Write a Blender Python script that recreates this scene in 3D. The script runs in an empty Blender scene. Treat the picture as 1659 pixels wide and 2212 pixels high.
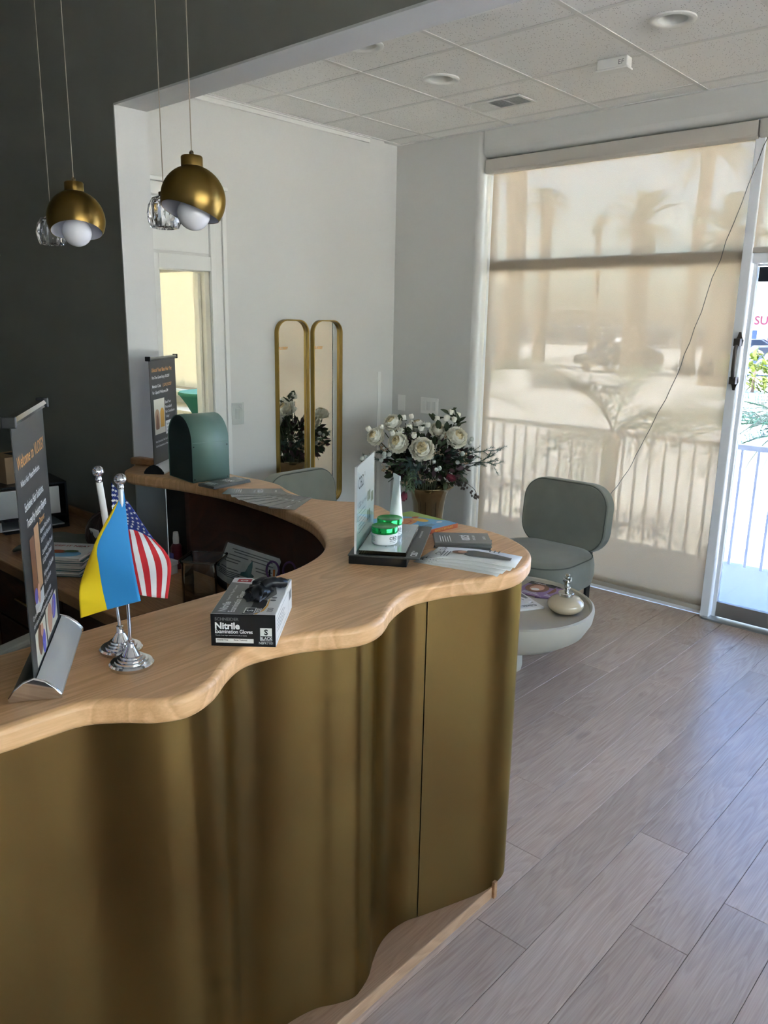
import bpy, math, random
from mathutils import Vector, Matrix
sc = bpy.context.scene
C = sc.collection
PI = math.pi
rnd = random.Random(7)

# ------------------------------------------------------------------ camera, light, exposure
cam_data = bpy.data.cameras.new('camera')
cam = bpy.data.objects.new('camera', cam_data)
C.objects.link(cam)
YAW, PITCH, ROLL = math.radians(42.1316), math.radians(13.5815), math.radians(1.0138)
fw = Vector((-math.sin(YAW) * math.cos(PITCH), math.cos(YAW) * math.cos(PITCH), -math.sin(PITCH)))
rt = fw.cross(Vector((0, 0, 1))).normalized()
up = rt.cross(fw)
rt2 = rt * math.cos(ROLL) + up * math.sin(ROLL)
up2 = up * math.cos(ROLL) - rt * math.sin(ROLL)
M = Matrix((rt2, up2, -fw)).transposed().to_4x4()
M.translation = (0, 0, 1.68)
cam.matrix_world = M
cam_data.sensor_fit = 'HORIZONTAL'
cam_data.sensor_width = 36
cam_data.lens = 36 * 1699.1 / 1659
cam_data.clip_start = 0.05
cam_data.clip_end = 400
sc.camera = cam

world = bpy.data.worlds.new('world')
sc.world = world
world.use_nodes = True
wn = world.node_tree
for n in list(wn.nodes):
    wn.nodes.remove(n)
w_out = wn.nodes.new('ShaderNodeOutputWorld')
w_bg = wn.nodes.new('ShaderNodeBackground')
w_sky = wn.nodes.new('ShaderNodeTexSky')
w_sky.sky_type = 'NISHITA'
w_sky.sun_disc = False
w_sky.sun_elevation = math.radians(68)
w_sky.sun_rotation = math.radians(200)
w_sky.air_density = 1.0
w_sky.dust_density = 2.5
w_bg.inputs['Strength'].default_value = 0.85
wn.links.new(w_sky.outputs[0], w_bg.inputs[0])
wn.links.new(w_bg.outputs[0], w_out.inputs[0])

sun_d = bpy.data.lights.new('sun', 'SUN')
sun_d.energy = 24.0
sun_d.angle = math.radians(0.6)
sun_d.color = (1.0, 0.97, 0.92)
sun = bpy.data.objects.new('sun', sun_d)
C.objects.link(sun)
sun.rotation_euler = (math.radians(18), 0, math.radians(-14))   # from behind the building, down onto the lot

def portal(name, x, z, sx, sz, side=None):
    d = bpy.data.lights.new(name, 'AREA')
    d.shape = 'RECTANGLE'
    d.size, d.size_y = sx, sz
    d.cycles.is_portal = True
    o = bpy.data.objects.new(name, d)
    C.objects.link(o)
    o.location = (x, 4.8, z)
    o.rotation_euler = (math.radians(-90), 0, 0)
    if side:
        o.location = (side, x, z)
        o.rotation_euler = (math.radians(-90), 0, math.radians(-90))
portal('daylight_portal', 1.3, 1.37, 9.2, 2.74)
portal('daylight_portal', -6.2, 1.5, 2.8, 2.0)
portal('daylight_portal', 0.8, 1.5, 7.0, 2.6, 6.5)

sc.view_settings.view_transform = 'Standard'
sc.view_settings.look = 'None'
sc.view_settings.gamma = 1.0
sc.view_settings.use_curve_mapping = False
sc.view_settings.exposure = 3.36
cy = sc.cycles
cy.use_denoising = True
cy.max_bounces = 14
cy.diffuse_bounces = 7
cy.glossy_bounces = 5
cy.transmission_bounces = 8
cy.transparent_max_bounces = 16
cy.sample_clamp_indirect = 6.0
cy.caustics_reflective = False
cy.caustics_refractive = False

# ------------------------------------------------------------------ material helpers
def srgb(r, g, b):
    f = lambda c: (c / 255 / 12.92) if c / 255 <= 0.04045 else ((c / 255 + 0.055) / 1.055) ** 2.4
    return (f(r), f(g), f(b), 1.0)

def mat(name, col, rough=0.5, metal=0.0, spec=0.5, mottle=0.0, mscale=8.0, bump=0.0, bscale=60.0, coat=0.0, sheen=0.0, aniso=0.0, stretch=None):
    m = bpy.data.materials.new(name)
    m.use_nodes = True
    nt = m.node_tree
    b = nt.nodes['Principled BSDF']
    c = col if len(col) == 4 else (*col, 1.0)
    b.inputs['Base Color'].default_value = c
    b.inputs['Roughness'].default_value = rough
    b.inputs['Metallic'].default_value = metal
    b.inputs['Specular IOR Level'].default_value = spec
    b.inputs['Coat Weight'].default_value = coat
    b.inputs['Sheen Weight'].default_value = sheen
    b.inputs['Anisotropic'].default_value = aniso
    tc = nt.nodes.new('ShaderNodeTexCoord')
    mp = nt.nodes.new('ShaderNodeMapping')
    nt.links.new(tc.outputs['Object'], mp.inputs[0])
    if stretch:
        mp.inputs['Scale'].default_value = stretch
    if mottle > 0:
        nz = nt.nodes.new('ShaderNodeTexNoise')
        nz.inputs['Scale'].default_value = mscale
        nz.inputs['Detail'].default_value = 4
        nt.links.new(mp.outputs[0], nz.inputs['Vector'])
        mx = nt.nodes.new('ShaderNodeMix')
        mx.data_type = 'RGBA'
        mx.blend_type = 'MIX'
        nt.links.new(nz.outputs['Fac'], mx.inputs[0])
        mx.inputs[6].default_value = tuple(max(0, v * (1 - mottle)) for v in c[:3]) + (1,)
        mx.inputs[7].default_value = tuple(min(1, v * (1 + mottle)) for v in c[:3]) + (1,)
        nt.links.new(mx.outputs[2], b.inputs['Base Color'])
    if bump > 0:
        nb = nt.nodes.new('ShaderNodeTexNoise')
        nb.inputs['Scale'].default_value = bscale
        nb.inputs['Detail'].default_value = 3
        nt.links.new(mp.outputs[0], nb.inputs['Vector'])
        bp = nt.nodes.new('ShaderNodeBump')
        bp.inputs['Strength'].default_value = bump
        bp.inputs['Distance'].default_value = 0.002
        nt.links.new(nb.outputs['Fac'], bp.inputs['Height'])
        nt.links.new(bp.outputs[0], b.inputs['Normal'])
    return m

def wood(name, light, dark, rough=0.45, axis='Y', per_object=0.0, scale=1.0, cath=0.5, spec=0.5, bump=0.15, knots=0.0):
    """grain runs along the given object axis"""
    m = bpy.data.materials.new(name)
    m.use_nodes = True
    nt = m.node_tree
    L = nt.links.new
    b = nt.nodes['Principled BSDF']
    b.inputs['Roughness'].default_value = rough
    b.inputs['Specular IOR Level'].default_value = spec
    tc = nt.nodes.new('ShaderNodeTexCoord')
    add = nt.nodes.new('ShaderNodeVectorMath'); add.operation = 'ADD'
    L(tc.outputs['Object'], add.inputs[0])
    oi = nt.nodes.new('ShaderNodeObjectInfo')
    if per_object > 0:
        sc_ = nt.nodes.new('ShaderNodeVectorMath'); sc_.operation = 'SCALE'
        sc_.inputs[0].default_value = (7.3, 31.7, 3.1)
        L(oi.outputs['Random'], sc_.inputs['Scale'])
        L(sc_.outputs[0], add.inputs[1])
    # broad cathedral figure
    mp = nt.nodes.new('ShaderNodeMapping')
    s = {'Y': (9, 0.9, 2), 'X': (0.9, 9, 2), 'Z': (9, 9, 0.9)}[axis]
    mp.inputs['Scale'].default_value = tuple(v * scale for v in s)
    L(add.outputs[0], mp.inputs[0])
    n1 = nt.nodes.new('ShaderNodeTexNoise')
    n1.inputs['Scale'].default_value = 1.0
    n1.inputs['Detail'].default_value = 2
    n1.inputs['Distortion'].default_value = 0.3
    L(mp.outputs[0], n1.inputs['Vector'])
    mul = nt.nodes.new('ShaderNodeMath'); mul.operation = 'MULTIPLY'; mul.inputs[1].default_value = 16.0
    L(n1.outputs['Fac'], mul.inputs[0])
    fr = nt.nodes.new('ShaderNodeMath'); fr.operation = 'FRACT'
    L(mul.outputs[0], fr.inputs[0])
    r1 = nt.nodes.new('ShaderNodeValToRGB')
    r1.color_ramp.elements[0].position = 0.0; r1.color_ramp.elements[0].color = (1, 1, 1, 1)
    r1.color_ramp.elements[1].position = 1.0; r1.color_ramp.elements[1].color = (1, 1, 1, 1)
    e = r1.color_ramp.elements.new(0.55); e.color = (0.25, 0.25, 0.25, 1)
    e = r1.color_ramp.elements.new(0.8); e.color = (0.0, 0.0, 0.0, 1)
    L(fr.outputs[0], r1.inputs[0])
    # fine pores
    mp2 = nt.nodes.new('ShaderNodeMapping')
    s = {'Y': (260, 7, 260), 'X': (7, 260, 260), 'Z': (260, 260, 7)}[axis]
    mp2.inputs['Scale'].default_value = tuple(v * scale for v in s)
    L(add.outputs[0], mp2.inputs[0])
    n2 = nt.nodes.new('ShaderNodeTexNoise')
    n2.inputs['Scale'].default_value = 1.0
    n2.inputs['Detail'].default_value = 2
    L(mp2.outputs[0], n2.inputs['Vector'])
    # slow tone change
    n3 = nt.nodes.new('ShaderNodeTexNoise')
    n3.inputs['Scale'].default_value = 2.2
    L(add.outputs[0], n3.inputs['Vector'])
    mA = nt.nodes.new('ShaderNodeMath'); mA.operation = 'MULTIPLY'; mA.inputs[1].default_value = cath
    L(r1.outputs[0], mA.inputs[0])
    mB = nt.nodes.new('ShaderNodeMath'); mB.operation = 'MULTIPLY_ADD'; mB.inputs[1].default_value = 0.9
    L(n2.outputs['Fac'], mB.inputs[0]); L(mA.outputs[0], mB.inputs[2])
    mC = nt.nodes.new('ShaderNodeMath'); mC.operation = 'MULTIPLY_ADD'; mC.inputs[1].default_value = 0.5
    L(n3.outputs['Fac'], mC.inputs[0]); L(mB.outputs[0], mC.inputs[2])
    mr = nt.nodes.new('ShaderNodeMapRange')
    mr.inputs['From Min'].default_value = 0.35
    mr.inputs['From Max'].default_value = 1.05 + cath * 0.75
    L(mC.outputs[0], mr.inputs['Value'])
    mx = nt.nodes.new('ShaderNodeMix'); mx.data_type = 'RGBA'
    mx.inputs[6].default_value = dark
    mx.inputs[7].default_value = light
    L(mr.outputs[0], mx.inputs[0])
    last = mx.outputs[2]
    if knots > 0:
        vk = nt.nodes.new('ShaderNodeTexNoise')
        vk.inputs['Scale'].default_value = 1.0
        mk = nt.nodes.new('ShaderNodeMapping')
        mk.inputs['Scale'].default_value = {'Y': (9, 3.2, 9), 'X': (3.2, 9, 9), 'Z': (9, 9, 3.2)}[axis]
        L(add.outputs[0], mk.inputs[0]); L(mk.outputs[0], vk.inputs['Vector'])
        kr = nt.nodes.new('ShaderNodeMapRange')
        kr.inputs['From Min'].default_value = 0.68; kr.inputs['From Max'].default_value = 0.80
        kr.inputs['To Min'].default_value = 0.0; kr.inputs['To Max'].default_value = knots
        L(vk.outputs['Fac'], kr.inputs['Value'])
        mxk = nt.nodes.new('ShaderNodeMix'); mxk.data_type = 'RGBA'
        L(kr.outputs[0], mxk.inputs[0]); L(last, mxk.inputs[6])
        mxk.inputs[7].default_value = tuple(v * 0.45 for v in dark[:3]) + (1,)
        last = mxk.outputs[2]
    if per_object > 0:
        hv = nt.nodes.new('ShaderNodeHueSaturation')
        mr2 = nt.nodes.new('ShaderNodeMapRange')
        mr2.inputs['To Min'].default_value = 1 - per_object
        mr2.inputs['To Max'].default_value = 1 + per_object
        L(oi.outputs['Random'], mr2.inputs['Value'])
        L(mr2.outputs[0], hv.inputs['Value'])
        L(last, hv.inputs['Color'])
        last = hv.outputs[0]
    L(last, b.inputs['Base Color'])
    if bump > 0:
        bp = nt.nodes.new('ShaderNodeBump')
        bp.inputs['Strength'].default_value = bump
        bp.inputs['Distance'].default_value = 0.001
        L(mB.outputs[0], bp.inputs['Height'])
        L(bp.outputs[0], b.inputs['Normal'])
    return m

def brass(name, base, tarnish, rough_lo, rough_hi, scale=3.0, aniso=0.0):
    m = bpy.data.materials.new(name)
    m.use_nodes = True
    nt = m.node_tree
    L = nt.links.new
    b = nt.nodes['Principled BSDF']
    b.inputs['Metallic'].default_value = 1.0
    b.inputs['Anisotropic'].default_value = aniso
    tc = nt.nodes.new('ShaderNodeTexCoord')
    n1 = nt.nodes.new('ShaderNodeTexNoise'); n1.inputs['Scale'].default_value = scale; n1.inputs['Detail'].default_value = 1
    L(tc.outputs['Object'], n1.inputs['Vector'])
    rp = nt.nodes.new('ShaderNodeMapRange')
    rp.inputs['From Min'].default_value = 0.2; rp.inputs['From Max'].default_value = 0.8
    L(n1.outputs['Fac'], rp.inputs['Value'])
    mx = nt.nodes.new('ShaderNodeMix'); mx.data_type = 'RGBA'
    mx.inputs[6].default_value = tarnish; mx.inputs[7].default_value = base
    L(rp.outputs[0], mx.inputs[0]); L(mx.outputs[2], b.inputs['Base Color'])
    b.inputs['Roughness'].default_value = (rough_lo + rough_hi) / 2
    b.inputs['Specular Tint'].default_value = (0.95, 0.80, 0.50, 1)
    if aniso > 0:      # horizontal brushing: highlights smear up and down
        tg = nt.nodes.new('ShaderNodeCombineXYZ'); tg.inputs[2].default_value = 1.0
        L(tg.outputs[0], b.inputs['Tangent'])
    return m

def glass_pane(name, tint=(0.95, 0.98, 0.97, 1), refl=1.0):
    """thin clear sheet: see-through with a Fresnel reflection"""
    m = bpy.data.materials.new(name)
    m.use_nodes = True
    nt = m.node_tree
    L = nt.links.new
    nt.nodes.remove(nt.nodes['Principled BSDF'])
    out = nt.nodes['Material Output']
    t = nt.nodes.new('ShaderNodeBsdfTransparent'); t.inputs[0].default_value = tint
    g = nt.nodes.new('ShaderNodeBsdfGlossy'); g.inputs['Roughness'].default_value = 0.02
    f = nt.nodes.new('ShaderNodeFresnel'); f.inputs[0].default_value = 1.45
    k = nt.nodes.new('ShaderNodeMath'); k.operation = 'MULTIPLY'; k.inputs[1].default_value = refl
    L(f.outputs[0], k.inputs[0])
    mx = nt.nodes.new('ShaderNodeMixShader')
    L(k.outputs[0], mx.inputs[0]); L(t.outputs[0], mx.inputs[1]); L(g.outputs[0], mx.inputs[2])
    L(mx.outputs[0], out.inputs[0])
    return m

def solid_glass(name, ior=1.5, rough=0.0, col=(1, 1, 1, 1)):
    m = bpy.data.materials.new(name)
    m.use_nodes = True
    b = m.node_tree.nodes['Principled BSDF']
    b.inputs['Base Color'].default_value = col
    b.inputs['Transmission Weight'].default_value = 1.0
    b.inputs['Roughness'].default_value = rough
    b.inputs['IOR'].default_value = ior
    return m

def blind_fabric(name, col, trans, open_, refl):
    """woven screen cloth: some light scattered through, a little straight through the weave"""
    m = bpy.data.materials.new(name)
    m.use_nodes = True
    nt = m.node_tree
    L = nt.links.new
    nt.nodes.remove(nt.nodes['Principled BSDF'])
    out = nt.nodes['Material Output']
    tc = nt.nodes.new('ShaderNodeTexCoord')
    mp = nt.nodes.new('ShaderNodeMapping'); mp.inputs['Scale'].default_value = (420, 1, 160)
    L(tc.outputs['Object'], mp.inputs[0])
    nz = nt.nodes.new('ShaderNodeTexNoise'); nz.inputs['Scale'].default_value = 1.0; nz.inputs['Detail'].default_value = 2
    L(mp.outputs[0], nz.inputs['Vector'])
    d = nt.nodes.new('ShaderNodeBsdfDiffuse'); d.inputs[0].default_value = tuple(v * refl for v in col[:3]) + (1,)
    t = nt.nodes.new('ShaderNodeBsdfTranslucent'); t.inputs[0].default_value = tuple(v * trans for v in col[:3]) + (1,)
    a = nt.nodes.new('ShaderNodeAddShader')
    L(d.outputs[0], a.inputs[0]); L(t.outputs[0], a.inputs[1])
    tr = nt.nodes.new('ShaderNodeBsdfTransparent')
    mr = nt.nodes.new('ShaderNodeMapRange')
    mr.inputs['From Min'].default_value = 0.3; mr.inputs['From Max'].default_value = 0.7
    mr.inputs['To Min'].default_value = open_ * 0.5; mr.inputs['To Max'].default_value = open_ * 1.5
    L(nz.outputs['Fac'], mr.inputs['Value'])
    mx = nt.nodes.new('ShaderNodeMixShader')
    L(mr.outputs[0], mx.inputs[0]); L(a.outputs[0], mx.inputs[1]); L(tr.outputs[0], mx.inputs[2])
    L(mx.outputs[0], out.inputs[0])
    return m

def tile_mat(name):
    m = bpy.data.materials.new(name)
    m.use_nodes = True
    nt = m.node_tree
    L = nt.links.new
    b = nt.nodes['Principled BSDF']
    b.inputs['Roughness'].default_value = 0.9
    tc = nt.nodes.new('ShaderNodeTexCoord')
    oi = nt.nodes.new('ShaderNodeObjectInfo')
    s_ = nt.nodes.new('ShaderNodeVectorMath'); s_.operation = 'SCALE'; s_.inputs[0].default_value = (13, 17, 0)
    L(oi.outputs['Random'], s_.inputs['Scale'])
    ad = nt.nodes.new('ShaderNodeVectorMath'); ad.operation = 'ADD'
    L(tc.outputs['Object'], ad.inputs[0]); L(s_.outputs[0], ad.inputs[1])
    mp = nt.nodes.new('ShaderNodeMapping'); mp.inputs['Scale'].default_value = (1.0, 0.62, 0.0)
    L(ad.outputs[0], mp.inputs[0])
    v = nt.nodes.new('ShaderNodeTexVoronoi'); v.inputs['Scale'].default_value = 135
    L(mp.outputs[0], v.inputs['Vector'])
    n = nt.nodes.new('ShaderNodeTexNoise'); n.inputs['Scale'].default_value = 60
    L(ad.outputs[0], n.inputs['Vector'])
    # pits: only the middles of some cells
    lt = nt.nodes.new('ShaderNodeMapRange'); lt.inputs['From Min'].default_value = 0.16; lt.inputs['From Max'].default_value = 0.30
    L(v.outputs['Distance'], lt.inputs['Value'])
    sep = nt.nodes.new('ShaderNodeSeparateColor'); L(v.outputs['Color'], sep.inputs[0])
    g = nt.nodes.new('ShaderNodeMath'); g.operation = 'GREATER_THAN'; g.inputs[1].default_value = 0.38
    L(sep.outputs[0], g.inputs[0])
    mxm = nt.nodes.new('ShaderNodeMath'); mxm.operation = 'MAXIMUM'
    L(lt.outputs[0], mxm.inputs[0]); L(g.outputs[0], mxm.inputs[1])
    mx = nt.nodes.new('ShaderNodeMix'); mx.data_type = 'RGBA'
    mx.inputs[6].default_value = srgb(150, 148, 142); mx.inputs[7].default_value = srgb(240, 239, 236)
    L(mxm.outputs[0], mx.inputs[0]); L(mx.outputs[2], b.inputs['Base Color'])
    bp = nt.nodes.new('ShaderNodeBump'); bp.inputs['Strength'].default_value = 0.25; bp.inputs['Distance'].default_value = 0.002
    L(n.outputs['Fac'], bp.inputs['Height']); L(bp.outputs[0], b.inputs['Normal'])
    return m

def flag_mat(name, kind):
    """printed cloth, drawn from the cloth's own UV (u along the fly, v from foot to head)"""
    m = bpy.data.materials.new(name)
    m.use_nodes = True
    nt = m.node_tree
    L = nt.links.new
    b = nt.nodes['Principled BSDF']
    b.inputs['Roughness'].default_value = 0.7
    uv = nt.nodes.new('ShaderNodeUVMap')
    sep = nt.nodes.new('ShaderNodeSeparateXYZ'); L(uv.outputs[0], sep.inputs[0])
    def math_(op, a, b_=None):
        n = nt.nodes.new('ShaderNodeMath'); n.operation = op
        for i, q in enumerate((a, b_)):
            if q is None: continue
            if isinstance(q, (int, float)): n.inputs[i].default_value = q
            else: L(q, n.inputs[i])
        return n.outputs[0]
    def mixc(f, a, c):
        n = nt.nodes.new('ShaderNodeMix'); n.data_type = 'RGBA'; L(f, n.inputs[0])
        for i, q in ((6, a), (7, c)):
            if isinstance(q, tuple): n.inputs[i].default_value = q
            else: L(q, n.inputs[i])
        return n.outputs[2]
    u, v = sep.outputs[0], sep.outputs[1]
    if kind == 'two_bands':
        col = mixc(math_('GREATER_THAN', v, 0.5), srgb(238, 205, 20), srgb(42, 138, 205))
    else:
        st = math_('MODULO', math_('FLOOR', math_('MULTIPLY', v, 12.999)), 2.0)
        stripes = mixc(math_('LESS_THAN', st, 0.5), srgb(240, 240, 242), srgb(205, 38, 48))
        canton = math_('MULTIPLY', math_('LESS_THAN', u, 0.42), math_('GREATER_THAN', v, 6 / 13))
        col = mixc(canton, stripes, srgb(36, 58, 140))
    L(col, b.inputs['Base Color'])
    b.inputs['Transmission Weight'].default_value = 0.0
    return m

W = {}
W['wall'] = mat('white_wall_paint', srgb(211, 210, 206), 0.75, bump=0.12, bscale=120)
W['white'] = mat('white_trim_paint', srgb(226, 226, 222), 0.4)
W['dark_wall'] = mat('charcoal_wall_paint', srgb(138, 136, 127), 0.6, bump=0.08, bscale=150)
W['ceil_dark'] = mat('near_ceiling_paint', srgb(225, 224, 220), 0.8)
W['tile'] = tile_mat('fissured_ceiling_tile')
W['bar'] = mat('white_grid_metal', srgb(222, 221, 217), 0.45)
W['gap'] = mat('dark_joint', srgb(60, 58, 54), 0.9)
W['plank'] = wood('oak_plank', srgb(212, 193, 178), srgb(174, 151, 136), 0.27, 'Y', 0.09, 1.0, 0.25, 0.5, 0.3, 0.5)
W['subfloor'] = mat('subfloor', srgb(70, 58, 50), 0.9)
W['oak'] = wood('oak_worktop', srgb(240, 194, 144), srgb(204, 152, 102), 0.42, 'Y', 0.0, 1.15, 0.6, 0.5, 0.12)
W['oak_x'] = wood('oak_board', srgb(190, 146, 104), srgb(148, 102, 66), 0.45, 'X', 0.0, 1.1, 0.4)
W['oak_y'] = wood('oak_plinth', srgb(190, 154, 120), srgb(156, 118, 86), 0.5, 'Y', 0.0, 1.6, 0.35)
W['walnut'] = wood('dark_panel_wood', srgb(92, 50, 32), srgb(56, 30, 20), 0.5, 'X', 0.0, 1.2, 0.5)
W['brass_panel'] = brass('aged_brass_sheet', srgb(126, 102, 60), srgb(96, 72, 42), 0.32, 0.32, 2.2, 0.72)
W['brass_lamp'] = brass('satin_brass', srgb(146, 120, 68), srgb(128, 102, 54), 0.30, 0.30, 6.0, 0.6)
W['brass_vase'] = mat('antique_brass', srgb(154, 138, 108), 0.14, 1.0, bump=0.15, bscale=25)
W['brass_frame'] = mat('gold_frame', srgb(160, 132, 70), 0.32, 1.0)
W['chrome'] = mat('chrome', srgb(225, 225, 228), 0.08, 1.0)
W['alu'] = mat('brushed_aluminium', srgb(206, 210, 214), 0.36, 0.55)
W['alu_w'] = mat('anodised_window_metal', srgb(240, 243, 248), 0.4, 0.0)
W['alu_rail'] = mat('door_rail_metal', srgb(170, 172, 174), 0.3, 0.85)
W['bronze'] = mat('dark_bronze', srgb(88, 80, 74), 0.4, 0.7)
W['mirror'] = mat('mirror_glass', (0.96, 0.95, 0.91), 0.01, 1.0)
W['pane'] = glass_pane('window_glass')
W['pane_dimmed'] = glass_pane('daylight_dimming_glass', (0.36, 0.39, 0.445, 1))  # tint added to hold down the daylight through the glass
W['acrylic'] = glass_pane('clear_acrylic', (0.97, 0.99, 0.99, 1), 1.2)
W['acrylic_thin'] = glass_pane('clear_sign_acrylic', (0.97, 0.99, 0.99, 1), 0.35)
W['crystal'] = solid_glass('cut_crystal', 1.55)
W['opal'] = mat('opal_glass', srgb(235, 235, 240), 0.25, coat=0.3)
W['inner_white'] = mat('shade_lining', srgb(225, 225, 232), 0.5)
W['blind'] = blind_fabric('screen_blind_cloth', srgb(226, 210, 188), 0.155, 0.09, 0.5)
W['blind_b'] = blind_fabric('cream_blind_cloth', srgb(246, 236, 212), 0.24, 0.03, 0.4)
W['blind_fill'] = blind_fabric('fill_light_blind_cloth', srgb(240, 240, 240), 0.2, 0.5, 0.1)  # cloth of the added side blind, sets how much fill light enters
W['blind_bar'] = mat('blind_bar', srgb(190, 182, 170), 0.5)
W['cassette'] = mat('blind_cassette', srgb(196, 190, 180), 0.55)
W['velvet'] = mat('grey_green_velvet', srgb(120, 121, 110), 0.75, sheen=0.3, mottle=0.30, mscale=5, bump=0.1, bscale=30)
W['piping'] = mat('dark_piping', srgb(84, 86, 78), 0.8)
W['black_metal'] = mat('black_metal', srgb(32, 34, 38), 0.45, 0.3)
W['stone'] = mat('pale_cast_stone', srgb(186, 179, 164), 0.6, mottle=0.05, mscale=12)
W['ceramic'] = mat('glazed_cream_ceramic', srgb(206, 188, 160), 0.08, mottle=0.12, mscale=9, coat=0.6)
W['silver'] = mat('polished_silver', srgb(200, 196, 186), 0.14, 1.0, bump=0.6, bscale=70)
W['green_metal'] = mat('painted_green_metal', srgb(104, 132, 122), 0.38, bump=0.05, bscale=200)
W['green_shaded'] = mat('shaded_green_face', srgb(46, 62, 62), 0.5)  # shade of the backlit front put into its colour
W['black'] = mat('black_plastic', srgb(22, 22, 24), 0.35)
W['soft_black'] = mat('charcoal_print', srgb(60, 59, 58), 0.45)
W['card'] = mat('graphite_card', srgb(116, 115, 111), 0.27)
W['graphite'] = mat('graphite_board', srgb(84, 84, 80), 0.4)
W['paper'] = mat('white_paper', srgb(232, 231, 228), 0.6)
W['paper_grey'] = mat('grey_paper', srgb(196, 200, 204), 0.6)
def thin_paper(name, col):
    m = bpy.data.materials.new(name); m.use_nodes = True
    nt = m.node_tree; nt.nodes.remove(nt.nodes['Principled BSDF'])
    d = nt.nodes.new('ShaderNodeBsdfDiffuse'); d.inputs[0].default_value = tuple(c * 0.6 for c in col[:3]) + (1,)
    t_ = nt.nodes.new('ShaderNodeBsdfTranslucent'); t_.inputs[0].default_value = tuple(c * 0.4 for c in col[:3]) + (1,)
    a_ = nt.nodes.new('ShaderNodeAddShader')
    nt.links.new(d.outputs[0], a_.inputs[0]); nt.links.new(t_.outputs[0], a_.inputs[1])
    nt.links.new(a_.outputs[0], nt.nodes['Material Output'].inputs[0])
    return m
W['thin_paper'] = thin_paper('backlit_paper', srgb(242, 242, 240))
W['ink'] = mat('dark_ink', srgb(35, 35, 38), 0.6)
W['ink_white'] = mat('white_ink', srgb(235, 235, 235), 0.6)
W['ink_orange'] = mat('orange_ink', srgb(222, 162, 96), 0.6)
W['ink_grey'] = mat('grey_ink', srgb(120, 122, 122), 0.6)
W['red'] = mat('red_ink', srgb(176, 52, 56), 0.6)
W['skin'] = mat('skin_print', srgb(205, 158, 132), 0.55)
W['hair_print'] = mat('brown_print', srgb(132, 92, 66), 0.55)
W['tan_print'] = mat('tan_print', srgb(186, 148, 112), 0.55)
W['purple_print'] = mat('purple_print', srgb(112, 108, 196), 0.55)
W['lilac'] = mat('lilac_print', srgb(148, 118, 162), 0.45)
W['cream_print'] = mat('cream_print', srgb(214, 208, 190), 0.55)
W['grey_print'] = mat('grey_print', srgb(126, 126, 122), 0.5)
W['teal'] = mat('teal_print', srgb(60, 118, 122), 0.5)
W['sky_print'] = mat('sky_blue_print', srgb(112, 176, 212), 0.4)
W['lime_print'] = mat('lime_print', srgb(158, 186, 84), 0.4)
W['orange_print'] = mat('orange_print', srgb(206, 128, 70), 0.4)
W['rust'] = mat('rust_spine', srgb(186, 92, 48), 0.5)
W['yellow'] = mat('mustard_print', srgb(222, 168, 62), 0.5)
W['lid'] = mat('green_foil', srgb(30, 170, 80), 0.14, 0.75)
W['jar'] = mat('white_jar', srgb(238, 240, 240), 0.3)
W['tube'] = mat('white_tube', srgb(236, 240, 236), 0.35)
W['mint'] = mat('mint_print', srgb(176, 222, 206), 0.5)
W['leaf_print'] = mat('leaf_print', srgb(96, 122, 84), 0.5)
W['nitrile'] = mat('black_nitrile', srgb(20, 21, 26), 0.32, bump=0.4, bscale=40)
W['petal'] = mat('ivory_petal', srgb(248, 244, 232), 0.65)
W['petal_in'] = mat('cream_petal', srgb(232, 214, 172), 0.65)
W['leaf'] = mat('dark_leaf', srgb(62, 74, 48), 0.6, mottle=0.25, mscale=30)
W['leaf2'] = mat('sage_leaf', srgb(104, 122, 92), 0.75, mottle=0.15, mscale=30)
W['pine'] = mat('pine_needle', srgb(58, 82, 72), 0.6)
W['pine_b'] = mat('blue_spruce_needle', srgb(88, 108, 104), 0.6)
W['plum'] = mat('plum_leaf', srgb(84, 62, 66), 0.7, mottle=0.2, mscale=40)
W['bead'] = mat('dried_beige_seed', srgb(176, 150, 122), 0.6)
W['berry'] = mat('dusty_berry', srgb(190, 194, 186), 0.7)
W['cone'] = mat('pine_cone', srgb(104, 90, 84), 0.7)
W['protea'] = mat('protea_red', srgb(120, 46, 62), 0.6)
W['stem'] = mat('stem', srgb(82, 84, 60), 0.7)
W['plastic_w'] = mat('white_plastic', srgb(232, 231, 227), 0.4)
W['film'] = mat('glossy_film', srgb(205, 205, 203), 0.08, coat=0.8)
W['leather'] = mat('white_leather', srgb(176, 174, 162), 0.5)
W['concrete'] = mat('walk_concrete', srgb(176, 182, 186), 0.8, mottle=0.1, mscale=5)
W['asphalt'] = mat('asphalt', srgb(188, 184, 178), 0.9, mottle=0.05, mscale=3)
W['rail'] = mat('white_rail_paint', srgb(235, 235, 235), 0.5)
W['frond'] = mat('palm_leaf', srgb(52, 84, 58), 0.5)
W['frond_y'] = mat('palm_leaf_pale', srgb(120, 130, 48), 0.5)
W['bark'] = mat('palm_bark', srgb(128, 108, 88), 0.9, bump=0.5, bscale=20)
W['shop'] = mat('shop_stucco', srgb(168, 162, 152), 0.8)
W['shop_blue'] = mat('shop_glass', srgb(40, 62, 88), 0.2)
W['cloth_green'] = mat('green_tablecloth', srgb(44, 112, 88), 0.7)
W['teal_cloth'] = mat('folded_grey_cloth', srgb(120, 124, 114), 0.85)
W['wicker'] = mat('dark_woven_reed', srgb(66, 46, 38), 0.45, bump=1.0, bscale=45)
W['label_red'] = mat('maroon_bottle', srgb(96, 28, 44), 0.3)
W['pencil'] = mat('pencil_orange', srgb(222, 120, 48), 0.5)
W['purple'] = mat('purple_handle', srgb(112, 78, 132), 0.4)
W['blue_pen'] = mat('blue_pen', srgb(52, 92, 170), 0.4)
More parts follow.
